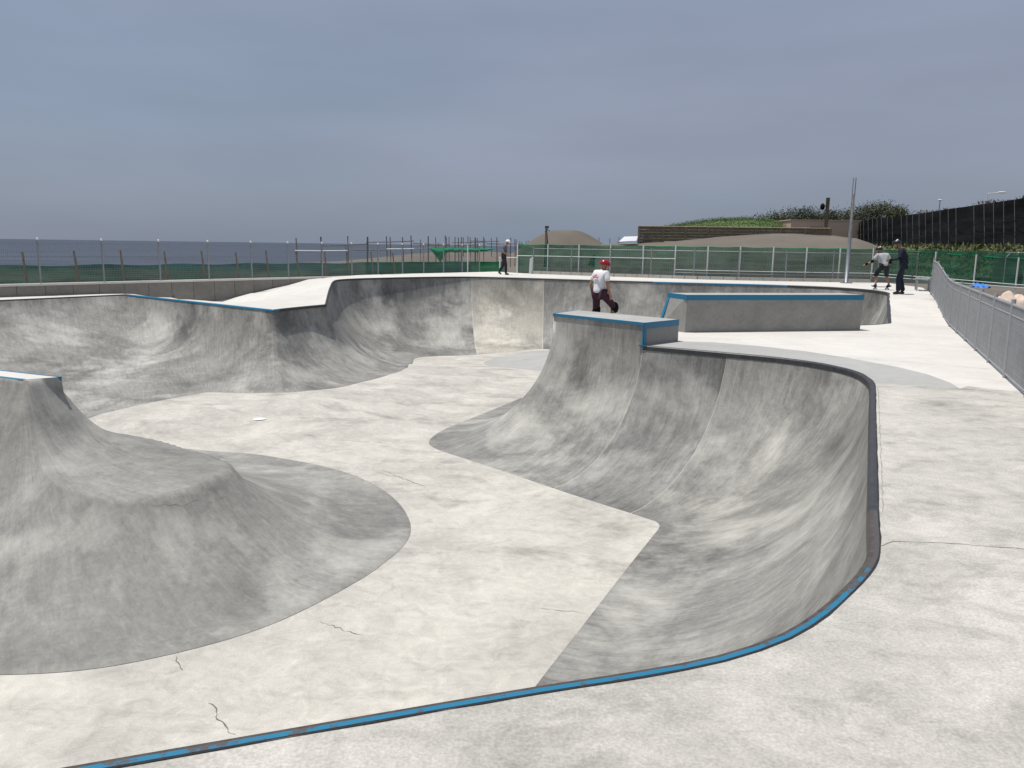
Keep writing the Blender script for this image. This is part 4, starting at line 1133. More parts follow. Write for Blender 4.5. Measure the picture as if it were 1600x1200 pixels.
# beach lookout post with dark tarp
lk = PD(854, 384, 88); lt = PD(854, 353, 88); lko = empty('lookout_post', (lk.x, lk.y, -0.4)); tag(lko, 'short dark lookout post with tarp in front of the sand mound', 'post')
hz = lt.z + 0.4
lm = MB(); lm.tube([(0, 0, 0), (0, 0, hz)], 0.07, 6); lm.build('mast', M['wood_dark'], lko); lm = MB(); lm.tube([(-0.18, 0.2, 0), (-0.12, 0.1, hz)], 0.05, 6); lm.build('mast', M['wood_dark'], lko)
lm = MB(); lm.box((0, 0, hz - 0.12), (0.42, 0.35, 0.22)); lm.build('cabinet', M['bamboo'], lko)
lm = MB(); lm.box((-0.12, 0, hz - 0.6), (0.16, 0.12, 0.12)); lm.build('small_box', M['bamboo'], lko)
lm = MB(); lm.add([(-0.32, -0.1, 0), (0.36, -0.1, 0), (0.3, 0.4, 0), (-0.25, 0.4, 0), (0.06, 0.05, hz - 0.65)], [(0, 1, 4), (1, 2, 4), (2, 3, 4), (3, 0, 4)]); lm.build('tarp', M['black'], lko)
lm = MB(); lm.tube([(0, 0, hz - 0.35), (0.35, 0, hz - 0.55)], 0.04, 5); lm.build('brace', M['wood_dark'], lko)

# black windbreak net on its bank
NB0, NB1 = Vector((PD(1335, 370, 108).x, 108, 0)), Vector((PD(1604, 370, 56).x, 56, 0))
ndir = (NB1 - NB0); NL = ndir.length; ndir /= NL
def net_z(t):   # bottom and top of the net along the run
    p = NB0 + ndir * (NL * t); px = 1335 + 269 * t
    return p
def net_pt(px, py):
    """point on the vertical plane of the net seen at a pixel"""
    d = FWD + RIGHT * ((px - 800) / F_PX) + UP * ((600 - py) / F_PX); nrm = Vector((-ndir.y, ndir.x, 0))
    return CAM + d * ((NB0 - CAM).dot(nrm) / d.dot(nrm))
nf = empty('windbreak_net', (NB0.x, NB0.y, 0)); tag(nf, 'tall black windbreak net on poles along the bank at right', 'net'); no = nf.location
pole_px = [1336, 1341, 1346, 1351, 1358, 1365, 1372, 1379, 1388, 1396, 1410, 1419, 1428, 1438, 1448, 1459, 1471, 1484, 1496, 1524, 1540, 1555, 1571, 1588, 1606, 1628, 1655, 1690]
top_y = lambda px: np.interp(px, [1335, 1440, 1520, 1600, 1690], [346.5, 333, 321, 309.5, 296])
bot_y = lambda px: np.interp(px, [1335, 1380, 1440, 1520, 1600, 1690], [386, 388, 389, 390, 391, 392])
for k, px in enumerate(pole_px):
    a, b = net_pt(px, top_y(px)), net_pt(px, bot_y(px))
    kx = rnd.uniform(0.05, 0.16) * (b - a).length / 4
    pm = MB(); fw = Vector((ndir.y, -ndir.x, 0)) * (-1 if ndir.y > 0 else 1)
    fw = Vector((ndir.y, -ndir.x, 0)); fw = fw if fw.dot(CAM - a) > 0 else -fw
    pts_ = [a - no, a.lerp(b, 0.3) - no + ndir * kx * 0.3, a.lerp(b, 0.62) - no + ndir * kx, a.lerp(b, 1.0) - no + ndir * kx * 0.4]
    pts_ = [p + fw * 0.12 for p in pts_]
    pm.tube(pts_, 0.02, 5); pm.build('pole', M['net_pole'], nf)
    if k:
        a0, b0 = net_pt(pole_px[k - 1], top_y(pole_px[k - 1])), net_pt(pole_px[k - 1], bot_y(pole_px[k - 1]))
        v, f = [], []
        for i in range(4):
            for j in range(9):
                q = a0.lerp(a, i / 3).lerp(b0.lerp(b, i / 3), j / 8) - no
                q -= fw * (0.22 * math.sin(math.pi * i / 3) * (0.4 + 0.6 * math.sin(j * 1.7 + k)) * 0.6)
                v.append(q)
        for i in range(3):
            for j in range(8): c_ = i * 9 + j; f.append((c_, c_ + 9, c_ + 10, c_ + 1))
        mesh_obj('net_panel', v, f, M['net_black'], nf, True)
for frac in (0.36, 0.66):
    pm = MB(); pts_ = []
    for px in pole_px: a, b = net_pt(px, top_y(px)), net_pt(px, bot_y(px)); pts_.append(a.lerp(b, frac) - no + fw * 0.2)
    pm.tube(pts_, 0.022, 4, False); pm.build('cord', M['black'], nf)
# bank below the net
bv, bf = [], []
bank_px = list(range(1330, 1700, 12))
for px in bank_px:
    b = net_pt(px, bot_y(px) - 4)
    for r in range(10):
        t = r / 9; w_ = -2.0 + 11.0 * t
        q = b + fw * w_; k = 1 - smooth((w_ + 0.0) / 9.5)
        bv.append((q.x, q.y, -0.6 + (b.z + 0.6) * k))
for i in range(len(bank_px) - 1):
    for r in range(9): a = i * 10 + r; bf.append((a, a + 10, a + 11, a + 1))
tag(mesh_obj('grass_bank', bv, bf, M['grass'], None, True), None, None, None, 'structure')
bvn = np.array(bv); ids = nrg.integers(0, len(bv), 9000)
wc = bvn[ids] + nrg.normal(size=(9000, 3)) * np.array([0.6, 1.2, 0.08]) + np.array([0, 0, 0.08])
tag(leaf_cloud('bank_weeds', wc, 0.18, M['weed'], None, 8, 1.3, 1.2), 'green and dry weeds growing on the bank below the black net', 'weeds', None, 'stuff')
rc = []
for px in np.linspace(1395, 1690, 700):
    a = net_pt(px, top_y(px) + 3); hgt = (0.1 + 0.8 * max(0, noise.noise(Vector((px * 0.03, 1, 0))) + 0.35))
    for q in range(5): rc.append(np.array(a - fw * rnd.uniform(0.6, 3.5)) + np.array([0, 0, rnd.uniform(-0.4, hgt)]))
tag(leaf_cloud('reeds', np.array(rc), 0.13, M['dry'], None, 11, 1.6, 1.0), 'dry reeds showing over the top of the black net', 'reeds', None, 'stuff')
# street lamps beyond the net
def street_lamp(px0, px1, py, dist, label, mast):
    a, b = PD(px0, py + 1.5, dist), PD(px1, py - 0.8, dist)
    o = empty('street_lamp', (a.x, a.y, 0)); tag(o, label, 'street lamp', 'street lamps on the road behind the net')
    m_ = MB(); m_.tube([(0, 0, 0), (0, 0, a.z)], [0.07, 0.05], 6); m_.build('mast', M['white_metal'], o)
    m_ = MB(); m_.tube([(0, 0, a.z), ((b.x - a.x) * 0.55, 0, a.z + (b.z - a.z) * 0.5)], 0.05, 6); m_.build('arm', M['white_metal'], o)
    m_ = MB(); m_.sphere(((b.x - a.x) * 0.78, 0, a.z + (b.z - a.z) * 0.8), (abs(b.x - a.x) * 0.26, 0.18, 0.09), 10, 6); m_.build('lamp_head', M['white_metal'], o, True)
street_lamp(1543, 1572, 301, 78, 'nearest street lamp with long white arm above the black net', True)
street_lamp(1394, 1403, 325.5, 140, 'small far street lamp head right of the pines', True)
sl = PD(1469, 313, 105); o = empty('street_lamp', (sl.x, sl.y, 0)); tag(o, 'thin street lamp post above the middle of the black net', 'street lamp', 'street lamps on the road behind the net')
m_ = MB(); m_.tube([(0, 0, 0), (0, 0, sl.z)], 0.06, 6); m_.build('mast', M['galv'], o); m_ = MB(); m_.sphere((0, 0, sl.z + 0.05), (0.32, 0.2, 0.1), 10, 6); m_.build('lamp_head', M['white_metal'], o, True)

# ------------------------------------------------------------------ retaining wall and left fence
LN = Vector((LD.y, -LD.x, 0))                              # towards the bowl
ret = empty('retaining_wall', (LF0.x, LF0.y, 0)); tag(ret, 'board-marked concrete retaining wall under the left fence', 'wall')
RTOP = 0.40
Lrun = (LF1 - LF0).length
t = -8.0
while t < 13.2:
    a, b = LF0 + LD * (t + 0.008), LF0 + LD * (t + 0.892)
    rr_ = [a + LN * 0.02, b + LN * 0.02, b - LN * 0.25, a - LN * 0.25]
    prism('wall_panel', rr_, -1.2, RTOP - 0.05, M['retaining'], ret, ret.location, 0.004)
    t += 0.9
cap = [LF0 + LD * -8.0 + LN * 0.03, LF0 + LD * Lrun + LN * 0.03, LF0 + LD * Lrun - LN * 0.3, LF0 + LD * -8.0 - LN * 0.3]
prism('coping_slab', cap, RTOP - 0.05, RTOP + 0.02, M['mid_deck'], ret, ret.location, 0.0)
back = [q - LN * 0.006 for q in (LF0 + LD * -8 + LN * 0.01, LF0 + LD * 13.2 + LN * 0.01)] + [LF0 + LD * 13.2 - LN * 0.2, LF0 + LD * -8 - LN * 0.2]
prism('core', back, -1.2, RTOP - 0.06, M['crack'], ret, ret.location, 0.0)

def wire_panel(w, h, nvert, hz_list, rv_w, rh_w, over=0.0):
    m_ = MB()
    for i in range(nvert + 1):
        x = w * i / nvert
        m_.add([(x - rv_w, -rv_w, 0.06), (x + rv_w, -rv_w, 0.06), (x, rv_w, 0.06), (x - rv_w, -rv_w, h + over), (x + rv_w, -rv_w, h + over), (x, rv_w, h + over)], [(0, 1, 4, 3), (1, 2, 5, 4), (2, 0, 3, 5)])
    for z in hz_list:
        m_.add([(0, -rh_w, z - rh_w), (0, rh_w, z), (0, -rh_w, z + rh_w), (w, -rh_w, z - rh_w), (w, rh_w, z), (w, -rh_w, z + rh_w)], [(0, 3, 4, 1), (1, 4, 5, 2), (2, 5, 3, 0)])
    me = bpy.data.meshes.new('mesh_panel'); me.from_pydata([tuple(q) for q in m_.v], [], m_.f)
    return me
def post_mesh(h, r, mat, cap_mat=None):
    m_ = MB(); m_.tube([(0, 0, -0.05), (0, 0, h)], r, 8); me = bpy.data.meshes.new('post'); me.from_pydata([tuple(q) for q in m_.v], [], m_.f); me.materials.append(mat); return me
def cap_mesh(r, mat):
    m_ = MB(); m_.sphere((0, 0, 0), (r * 1.25, r * 1.25, r * 1.0), 8, 5, True); m_.tube([(0, 0, -0.05), (0, 0, 0.0)], r * 1.2, 8); me = bpy.data.meshes.new('post_cap'); me.from_pydata([tuple(q) for q in m_.v], [], m_.f); me.materials.append(mat); return me
def fence_run(name, label, pts_, h, r, post_mat, wire_mat, nvert, hzs, wv, wh, over=0.0, caps=True, zs=None, group=None, rails=(), rail_mat=None):
    o0 = empty(name, tuple(pts_[0])); tag(o0, label, 'fence', group); org = Vector(pts_[0])
    pm, cm = post_mesh(h, r, post_mat), cap_mesh(r, M['white_metal'])
    for k, p in enumerate(pts_):
        o = link(bpy.data.objects.new('post', pm), o0); o.location = Vector(p) - org
        if caps: c = link(bpy.data.objects.new('post_cap', cm), o); c.location = (0, 0, h)
        if k == len(pts_) - 1: break
        q = Vector(pts_[k + 1]); d = q - Vector(p); L_ = math.hypot(d.x, d.y)
        me = wire_panel(L_, h - 0.08, max(4, int(L_ * nvert)), hzs, wv, wh, over); me.materials.append(wire_mat)
        sl_ = d.z / L_
        if abs(sl_) > 1e-4:
            for vv in me.vertices: vv.co.z += sl_ * vv.co.x
        w_ = link(bpy.data.objects.new('mesh_panel', me), o0); w_.location = Vector(p) - org; w_.rotation_euler = (0, 0, math.atan2(d.y, d.x))
        for rz, rr_ in rails:
            m_ = MB(); m_.tube([Vector(p) - org + Vector((0, 0, rz)), q - org + Vector((0, 0, rz))], rr_, 6); m_.build('rail', rail_mat or post_mat, o0)
    return o0
left_px = [64, 163, 251, 327, 394, 451, 504, 550, 591, 629, 662, 693, 722, 749]
def line_at_px(px, A, D, z):
    """where the vertical plane through a pixel column meets the line A + tD at height z"""
    best = None
    lo_t, hi_t = -12.0, 60.0
    f_ = lambda t: (lambda v: 800 + F_PX * v.dot(RIGHT) / v.dot(FWD))(A + D * t + Vector((0, 0, z)) - CAM) - px
    for _ in range(50):
        m_ = (lo_t + hi_t) / 2
        if f_(m_) > 0: hi_t = m_
        else: lo_t = m_
    return A + D * lo_t
LFB = LF0 - LN * 0.14
lp_ = [line_at_px(px, LFB, LD, RTOP) for px in left_px]
lp_ = [lp_[0] - LD * 3.8, lp_[0] - LD * 1.9] + lp_
lp_ = [Vector((q.x, q.y, RTOP + 0.02)) for q in lp_]
fence_run('mesh_fence', 'grey wire mesh fence on the left retaining wall facing the sea', lp_, 1.52, 0.032, M['galv'], M['wire'], 18, [0.08, 0.16, 0.24, 0.32, 0.40, 0.48, 0.9, 1.36], 0.0036, 0.0036, 0.05, True)

# far kerb, grey fence, white fence with green net
kz = 0.47
kerb = empty('kerb', (FARC[0][0], FARC[0][1], kz)); tag(kerb, 'row of pale kerb blocks at the foot of the far fence', 'kerb')
ko = Vector(kerb.location)
def along(pl, step_):
    out, carry = [], 0.0
    P_ = [Vector((q[0], q[1], 0)) for q in pl]
    for a, b in zip(P_, P_[1:]):
        L_ = (b - a).length; t_ = carry
        while t_ < L_: out.append((a.lerp(b, t_ / L_), (b - a).normalized())); t_ += step_
        carry = t_ - L_
    return out
for p, d in along(FARC, 0.6):
    m_ = MB(); m_.box((p.x + d.x * 0.295 - ko.x, p.y + d.y * 0.295 - 0.02 - ko.y, 0.06), (0.575, 0.16, 0.18), Matrix.Rotation(math.atan2(d.y, d.x), 3, 'Z')); m_.build('kerb_block', M['kerb'], kerb)
fx = [q[0] for q in FARC]; fy = [q[1] for q in FARC]
def far_at_px(px, off):
    best = None
    for k in range(400):
        x = 0.2 + 17.0 * k / 399; y = np.interp(x, fx, fy) + off
        v_ = Vector((x, y, kz)) - CAM; pp = 800 + F_PX * v_.dot(RIGHT) / v_.dot(FWD)
        if best is None or abs(pp - px) < best[0]: best = (abs(pp - px), x, y)
    return Vector((best[1], best[2], kz))
gp = [far_at_px(px, 0.12) for px in (833, 892, 953, 1017, 1084, 1153, 1226, 1300, 1370)] + [Vector((18.6, 37.6, kz))]
fence_run('mesh_fence', 'low grey wire mesh fence along the far kerb in front of green netting', gp, 1.42, 0.03, M['galv'], M['wire'], 11, [0.1, 0.3, 0.5, 0.75, 1.0, 1.32], 0.003, 0.004, 0.0, False, rails=((1.33, 0.014), (0.12, 0.012)))
wp_px = [805, 855, 904, 953, 1003, 1053, 1104, 1155, 1206, 1257, 1309, 1361]
wp = [far_at_px(px, 0.95) for px in wp_px]
wz = 0.42
wp = [Vector((q.x, q.y, wz)) for q in wp] + [Vector((19.2, 37.2, 0.3)), Vector((20.6, 36.4, 0.2)), Vector((22.0, 35.6, 0.1)), Vector((23.4, 34.8, 0.05))]
wf = empty('white_fence', tuple(wp[0])); tag(wf, 'white pipe fence carrying dark green netting behind the far kerb', 'fence'); wo = Vector(wp[0])
pmw = post_mesh(1.62, 0.035, M['white_metal'])
for k, p in enumerate(wp):
    o = link(bpy.data.objects.new('post', pmw), wf); o.location = p - wo
    if k == len(wp) - 1: break
    q = wp[k + 1]
    for rz in ((0.98,) if k < 5 else (0.32, 0.45)):
        m_ = MB(); m_.tube([p - wo + Vector((0, -0.03, rz)), q - wo + Vector((0, -0.03, rz))], 0.02, 6); m_.build('rail', M['white_metal'], wf)
    v, f = [], []; d = (q - p)
    for i in range(9):
        for j in range(5):
            b_ = p.lerp(q, i / 8) - wo; zz = 0.04 + (1.58 - 0.04) * j / 4
            v.append((b_.x, b_.y + 0.07 + 0.05 * math.sin(i * 1.3 + k) * math.sin(j * 1.1), zz - (0.035 * math.sin(math.pi * i / 8) if j == 4 else 0)))
    for i in range(8):
        for j in range(4): a = i * 5 + j; f.append((a, a + 5, a + 6, a + 1))
    mesh_obj('net_panel', v, f, M['net_fence'], wf, True)
    m_ = MB(); m_.tube([p - wo + Vector((0, 0.07, 1.585)), p.lerp(q, 0.5) - wo + Vector((0, 0.07, 1.56)), q - wo + Vector((0, 0.07, 1.585))], 0.016, 5, False); m_.build('net_hem', M['net_bright'], wf)

# low green net behind the left fence, with stakes
nA, nB_ = LF0 - LN * 1.9 - LD * 9, LF0 - LN * 1.9 + LD * 25.5
NLen = (nB_ - nA).length; v, f = [], []
cnt = 90
for i in range(cnt + 1):
    p = nA.lerp(nB_, i / cnt)
    for j in range(4):
        z = 0.0 + 0.98 * j / 3; p2 = p + LN * (0.08 * math.sin(i * 0.9) * math.sin(j * 1.2))
        v.append((p2.x, p2.y, z + (0.03 * math.sin(i * 0.75) if j == 3 else 0)))
for i in range(cnt):
    for j in range(3): a = i * 4 + j; f.append((a, a + 4, a + 5, a + 1))
tag(mesh_obj('green_net', v, f, M['net_green'], None, True), 'long low green net strung behind the left mesh fence', 'net')
v = [(q[0], q[1], q[2]) for q in v]
nb2 = [Vector((-4.0, 45.6, 0)), Vector((0.4, 48.4, 0))]
stake_px = [42, 123, 194, 262, 320, 373, 420, 467, 510, 546, 583, 617]
for k, px in enumerate(stake_px):
    b = line_at_px(px, LF0 - LN * 1.55, LD, 0.3); hgt = 1.48 + rnd.uniform(-0.06, 0.06); ln_ = rnd.uniform(-0.16, -0.06)
    m_ = MB(); m_.tube([(0, 0, 0), (ln_ * 0.5, 0.01, hgt * 0.5), (ln_, 0, hgt)], [0.042, 0.04, 0.036], 6)
    o = m_.build('wooden_stake', M['wood']); o.location = (b.x - ln_ * 0.3, b.y, 0.03)
    tag(o, '%s leaning wooden stake from the left behind the left mesh fence' % ordinal(k), 'stake', 'stakes holding the low green net')
# beach poles with rails
pole_list = [(463, 72, 372), (501, 66, 370), (543, 68, 369), (541, 90, 384), (574, 64, 370), (604, 80, 369), (610, 78, 370), (630, 76, 370.5), (643, 72, 368), (657, 100, 374),
             (669, 66, 369), (681, 96, 371), (685, 120, 379), (696, 70, 368), (698, 92, 370.5), (702, 98, 370), (711, 100, 370), (717, 88, 371), (721, 84, 370), (724, 104, 371), (732, 106, 369), (735, 96, 371),
             (743, 78, 371), (746, 98, 372), (756, 90, 370), (758, 110, 373), (768, 104, 372), (777, 78, 371), (798, 86, 371.5), (805, 92, 374), (807, 106, 374), (813, 120, 377), (816, 112, 378), (823, 116, 377), (826, 120, 376),
             (936, 120, 371), (953, 122, 372), (968, 124, 370)]
for k, (px, d, py) in enumerate(pole_list):
    a = PD(px, py, d); m_ = MB(); hh = a.z + 0.6
    rad = 0.06 if px not in (574, 501, 743) else 0.085
    m_.tube([(0, 0, 0), (rnd.uniform(-0.03, 0.03), 0, hh * 0.5), (rnd.uniform(-0.08, 0.02), 0, hh)], [rad, rad * 0.9, rad * 0.8], 6)
    o = m_.build('beach_pole', M['bamboo'] if k % 3 else M['wood_dark']); o.location = (a.x, a.y, -0.6)
    tag(o, '%s upright bamboo pole from the left on the beach' % ordinal(k), 'pole', 'bamboo frame poles on the beach')
rail_list = [((461, 391.5), (543, 391.5), 68, 'white'), ((503, 384), (576, 381), 66, 'b'), ((572, 378.5), (647, 376.5), 74, 'b'), ((549, 390.5), (606, 391), 78, 'b'), ((604, 389), (670, 387.5), 70, 'white'), ((645, 380), (700, 382), 70, 'b'),
             ((668, 382.5), (703, 382.3), 68, 'b'), ((706, 379), (760, 378), 96, 'b'), ((709, 383), (750, 382), 90, 'b'), ((735, 376.5), (780, 377), 98, 'b'), ((760, 381), (812, 381), 98, 'b')]
for k, (a, b, d, c) in enumerate(rail_list):
    p, q = PD(*a, d), PD(*b, d); m_ = MB(); m_.tube([(0, 0, 0), (q - p) * 0.5 + Vector((0, 0, -0.03)), q - p], 0.045, 5)
    o = m_.build('bamboo_rail', M['white_metal'] if c == 'white' else M['bamboo']); o.location = p
    tag(o, '%s horizontal rail from the left tied across the beach poles' % ordinal(k), 'rail', 'rails of the bamboo frames')
# bright green canopy net
cp0, cp1 = PD(669, 387, 60), PD(771, 389, 62)
v, f = [], []
for i in range(25):
    t = i / 24; top_ = PD(669 + 102 * t, 386.5 + 2 * t, 60 + 2 * t)
    wpx = np.interp(t, [0, 0.05, 0.18, 0.25, 0.3, 0.8, 1.0], [1.0, 6, 20, 9, 7.5, 6, 1.5]); bt = PD(669 + 102 * t + (3 if t < 0.25 else 0), 386.5 + 2 * t + wpx, 60 + 2 * t)
    for j in range(5):
        q = top_.lerp(bt, j / 4); v.append((q.x - cp0.x, q.y - cp0.y - 0.25 * math.sin(math.pi * j / 4) + 0.05 * math.sin(i * 2.1), q.z - cp0.z + 0.03 * math.sin(i * 1.7)))
for i in range(24):
    for j in range(4): a = i * 5 + j; f.append((a, a + 5, a + 6, a + 1))
co = mesh_obj('net_canopy', v, f, M['net_bright'], None, True); co.location = cp0
tag(co, 'bright green net hung like an awning between beach poles', 'net')
fl = MB(); a, b, c = PD(672, 389, 60.4) - cp0, PD(700, 391, 60.4) - cp0, PD(688, 410, 60.4) - cp0
fl.add([a, b, c, (a + b) / 2 + Vector((0, -0.25, -0.1)), (a + b + c) / 3 + Vector((0, -0.3, 0))], [(0, 3, 4), (3, 1, 4), (1, 2, 4), (2, 0, 4)]); fl.build('hanging_flap', M['net_bright'], co, True)
# bright green net stretch near the walking man
v, f = [], []
for i in range(21):
    t = i / 20; p = Vector((-8.0, 44.0, 0)).lerp(Vector((-0.6, 51.0, 0)), t)
    for j in range(4): v.append((p.x, p.y + 0.05 * math.sin(i) * (j - 1), 0.0 + 0.94 * j / 3))
for i in range(20):
    for j in range(3): a = i * 4 + j; f.append((a, a + 4, a + 5, a + 1))
tag(mesh_obj('green_net', v, f, M['net_bright'], None, True), 'brighter green net low behind the deep end left of the walking man', 'net')
# gate bits near the walking man
gt = empty('white_gate', tuple(far_at_px(806, 1.1))); tag(gt, 'small white pipe gate frame right of the walking man', 'gate')
for dx_, h_ in ((-0.95, 0.85), (0.1, 0.85), (-2.7, 1.5)):
    m_ = MB(); m_.tube([(dx_, 0, -0.1), (dx_, 0, h_)], 0.03, 6); m_.build('post', M['white_metal'], gt)
m_ = MB(); m_.tube([(-0.95, 0, 0.82), (0.1, 0, 0.82)], 0.022, 6); m_.build('rail', M['white_metal'], gt)
bp_ = far_at_px(829, -0.1); m_ = MB()
m_.box((0, 0, 0.4), (0.1, 0.06, 0.8), Matrix.Rotation(0.05, 3, 'Y')); m_.box((0.09, 0.03, 0.43), (0.07, 0.05, 0.86), Matrix.Rotation(0.03, 3, 'Y'))
o = m_.build('white_board', M['white_metal']); o.location = (bp_.x, bp_.y, kz + 0.02); tag(o, 'narrow white boards leaning on the far fence near the gate', 'board')
# tall grey post
pb = P(1325.5, 441, 0.5); pt_h = 4.6
po = empty('grey_post', (pb.x - 0.24, pb.y - 0.35, kz)); tag(po, 'tall tapered grey post with two thin rods on top', 'post')
m_ = MB(); m_.tube([(0, 0, -0.1), (0, 0, 2.0), (0, 0, 3.9)], [0.085, 0.078, 0.062], 12); m_.build('mast', M['galv'], po, True)
for dx_ in (-0.055, 0.055):
    m_ = MB(); m_.tube([(dx_, 0, 3.8), (dx_, 0, pt_h)], 0.022, 6); m_.build('rod', M['galv'], po)
m_ = MB(); m_.box((0, 0, -0.0 + 0.02), (0.4, 0.4, 0.04)); m_.build('base_plate', M['galv'], po)

# right hand fence down the ramp, its plinth
rp = []
y = 8.95
while y < 29.2:
    x = rf(y); tt = (x - 10.15) * FD.x + (y - 21.75) * FD.y
    rp.append(Vector((x - 0.06, y, 0.47 * smooth(tt / 7.0)))); y += 1.72
fence_run('mesh_fence', 'grey close-meshed fence running down the right side of the deck', rp, 1.22, 0.034, M['wire_dark'], M['wire_dark'], 30, [0.08 + 0.1 * k for k in range(11)], 0.0066, 0.0066, 0.0, False, rails=((1.14, 0.02), (0.98, 0.012), (0.07, 0.016)), rail_mat=M['wire_dark'])
pr = [Vector((rf(yy) + 0.0, yy, 0)) for yy in (8.9, 21, 29)]
m_ = MB()
for a, b, za, zb in ((pr[0], pr[1], -0.012, -0.012), (pr[1], pr[2], -0.012, 0.44)):
    m_.add([a + Vector((0.0, 0, za)), b + Vector((0, 0, zb)), b + Vector((1.2, 0, zb)), a + Vector((1.2, 0, za)), a + Vector((1.2, 0, -0.8)), b + Vector((1.2, 0, -0.8))], [(0, 1, 2, 3), (3, 2, 5, 4)])
pl_ = m_.build('plinth', M['kerb']); tag(pl_, None, None, None, 'structure')
# bench beside the end of the right fence
bpos = P(1444, 454, 0.47); bn = empty('bench', (bpos.x, bpos.y, 0.455), 0.0); tag(bn, 'small dark bench seen end-on beside the right fence', 'bench')
bn.rotation_euler = (0, 0, math.atan2(FD.y, FD.x))
for yy in (-0.28, 0.16):
    for xx in (-0.5, 0.5):
        m_ = MB(); m_.box((xx, -yy, 0.22), (0.05, 0.05, 0.45)); m_.build('leg', M['wire_dark'], bn)
for k in range(3):
    m_ = MB(); m_.box((0, 0.24 - 0.16 * k, 0.46), (1.3, 0.14, 0.04)); m_.build('seat_slat', M['wire_dark'], bn)
for k in range(2):
    m_ = MB(); m_.box((0, -0.25 - 0.05 * k, 0.68 + 0.16 * k), (1.3, 0.035, 0.13), Matrix.Rotation(0.25, 3, 'X')); m_.build('back_slat', M['wire_dark'], bn)
# soil, rubble, blue sheet and slatted barrier beyond the right fence
sp0 = P(1560, 470, -0.2)
tag(hill('soil_heap', M['soil'], 20.5, 27.5, 4.5, 6.0, 1.0, -0.55, 0.2, 1.0, 0.3, 20, 48), 'heap of brown soil beyond the right fence', 'soil heap')
rb = PD(1578, 472, 24.5); rh = hill('rubble', M['rock'], rb.x, rb.y, 0.8, 0.75, 0.6, rb.z - 0.42, 0.1, 1.2, 1.3, 14, 34, 0.3)
tag(rh, 'pale pinkish lump of rubble on the soil beyond the right fence', 'rubble')
for k, (dx_, dy_, s_) in enumerate(((0.62, -0.3, 0.16), (0.85, -0.5, 0.12), (0.55, -0.65, 0.1))):
    st = hill('stone', M['rock'], rb.x + dx_, rb.y + dy_, s_, s_, s_, rb.z - 0.2 - 0.05 * k, 0, 0.6, 0.8, 5, 9)
    tag(st, ['larger', 'middle', 'smallest'][k] + ' pale stone beside the pinkish rubble', 'stone', 'stones by the rubble')
bs = PD(1530, 444, 30); v, f = [], []
for i in range(9):
    for j in range(5): v.append((-0.28 + 0.56 * i / 8, -0.3 + j * 0.15, 0.12 * math.sin(math.pi * i / 8) * math.sin(math.pi * j / 4) + 0.05 * math.sin(i * 2.0 + j)))
for i in range(8):
    for j in range(4): a = i * 5 + j; f.append((a, a + 5, a + 6, a + 1))
o = mesh_obj('blue_sheet', v, f, M['tarp_blue'], None, True); o.location = (bs.x, bs.y, bs.z - 0.1); tag(o, 'blue plastic sheet on the ground behind the right fence', 'sheet')
sb = empty('slatted_barrier', tuple(P(1548, 452, -0.2))); sbo = Vector(sb.location); tag(sb, 'grey slatted barrier with bent white posts at the right edge', 'barrier')
sd = Vector((0.93, -0.37, 0)); bz = PD(1548, 394, sbo.y).z - sbo.z
sd_len = 7.0
for k in range(5):
    p = sd * (0.55 + 1.0 * k)
    m_ = MB(); m_.tube([p + Vector((0, -0.08, 0)), p + Vector((0, -0.08, bz - 0.3)), p + Vector((0.22, -0.1, bz))], 0.04, 6); m_.build('post', M['white_metal'], sb)
for k in range(15):
    z = 0.12 + (bz - 0.2) * k / 15
    m_ = MB(); m_.box(sd * (sd_len / 2) + Vector((0, 0, z)), (sd_len, 0.03, (bz / 15) * 0.82), Matrix.Rotation(math.atan2(sd.y, sd.x), 3, 'Z') @ Matrix.Rotation(0.3, 3, 'X')); m_.build('slat', M['retaining'], sb)
m_ = MB(); m_.tube([sd * 0.3 + Vector((0.2, -0.1, bz)), sd * sd_len + Vector((0.2, -0.1, bz))], 0.03, 5); m_.build('rail', M['white_metal'], sb)

# ------------------------------------------------------------------ people
M['skin'] = plain('skin', (0.36, 0.19, 0.12), 0.55, 0.0, 0.08, 12)
M['tee_white'] = plain('white_cotton', (0.78, 0.78, 0.79), 0.85, 0.0, 0.05, 9, 0.2)
M['print_pink'] = plain('pink_print', (0.72, 0.42, 0.45), 0.85)
M['maroon'] = plain('maroon_cloth', (0.045, 0.012, 0.024), 0.85, 0.0, 0.3, 9, 0.2)
M['helmet_red'] = plain('red_helmet', (0.30, 0.006, 0.02), 0.25)
M['helmet_black'] = plain('black_helmet', (0.012, 0.012, 0.014), 0.3)
M['helmet_white'] = plain('white_helmet', (0.8, 0.8, 0.8), 0.35)
M['grey_tee'] = plain('grey_cotton', (0.47, 0.48, 0.48), 0.85, 0.0, 0.1, 9, 0.2)
M['slate_tee'] = plain('slate_cotton', (0.085, 0.09, 0.115), 0.85, 0.0, 0.2, 9, 0.2)
M['navy'] = plain('navy_cloth', (0.012, 0.016, 0.032), 0.85, 0.0, 0.3, 9, 0.2)
M['dark_trouser'] = plain('dark_trouser', (0.018, 0.019, 0.024), 0.85, 0.0, 0.3, 9, 0.2)
M['guard'] = plain('grey_guard', (0.28, 0.27, 0.26), 0.7)
M['shoe'] = plain('dark_shoe', (0.02, 0.018, 0.018), 0.6)
M['sole'] = plain('white_sole', (0.7, 0.7, 0.68), 0.6)
M['board_wood'] = plain('skateboard_wood', (0.12, 0.09, 0.065), 0.6)
M['grip'] = plain('grip_tape', (0.015, 0.015, 0.016), 0.95)
M['wheel'] = plain('wheel_urethane', (0.62, 0.6, 0.55), 0.5)
M['hair'] = plain('dark_hair', (0.012, 0.01, 0.009), 0.6)
to_bake = []
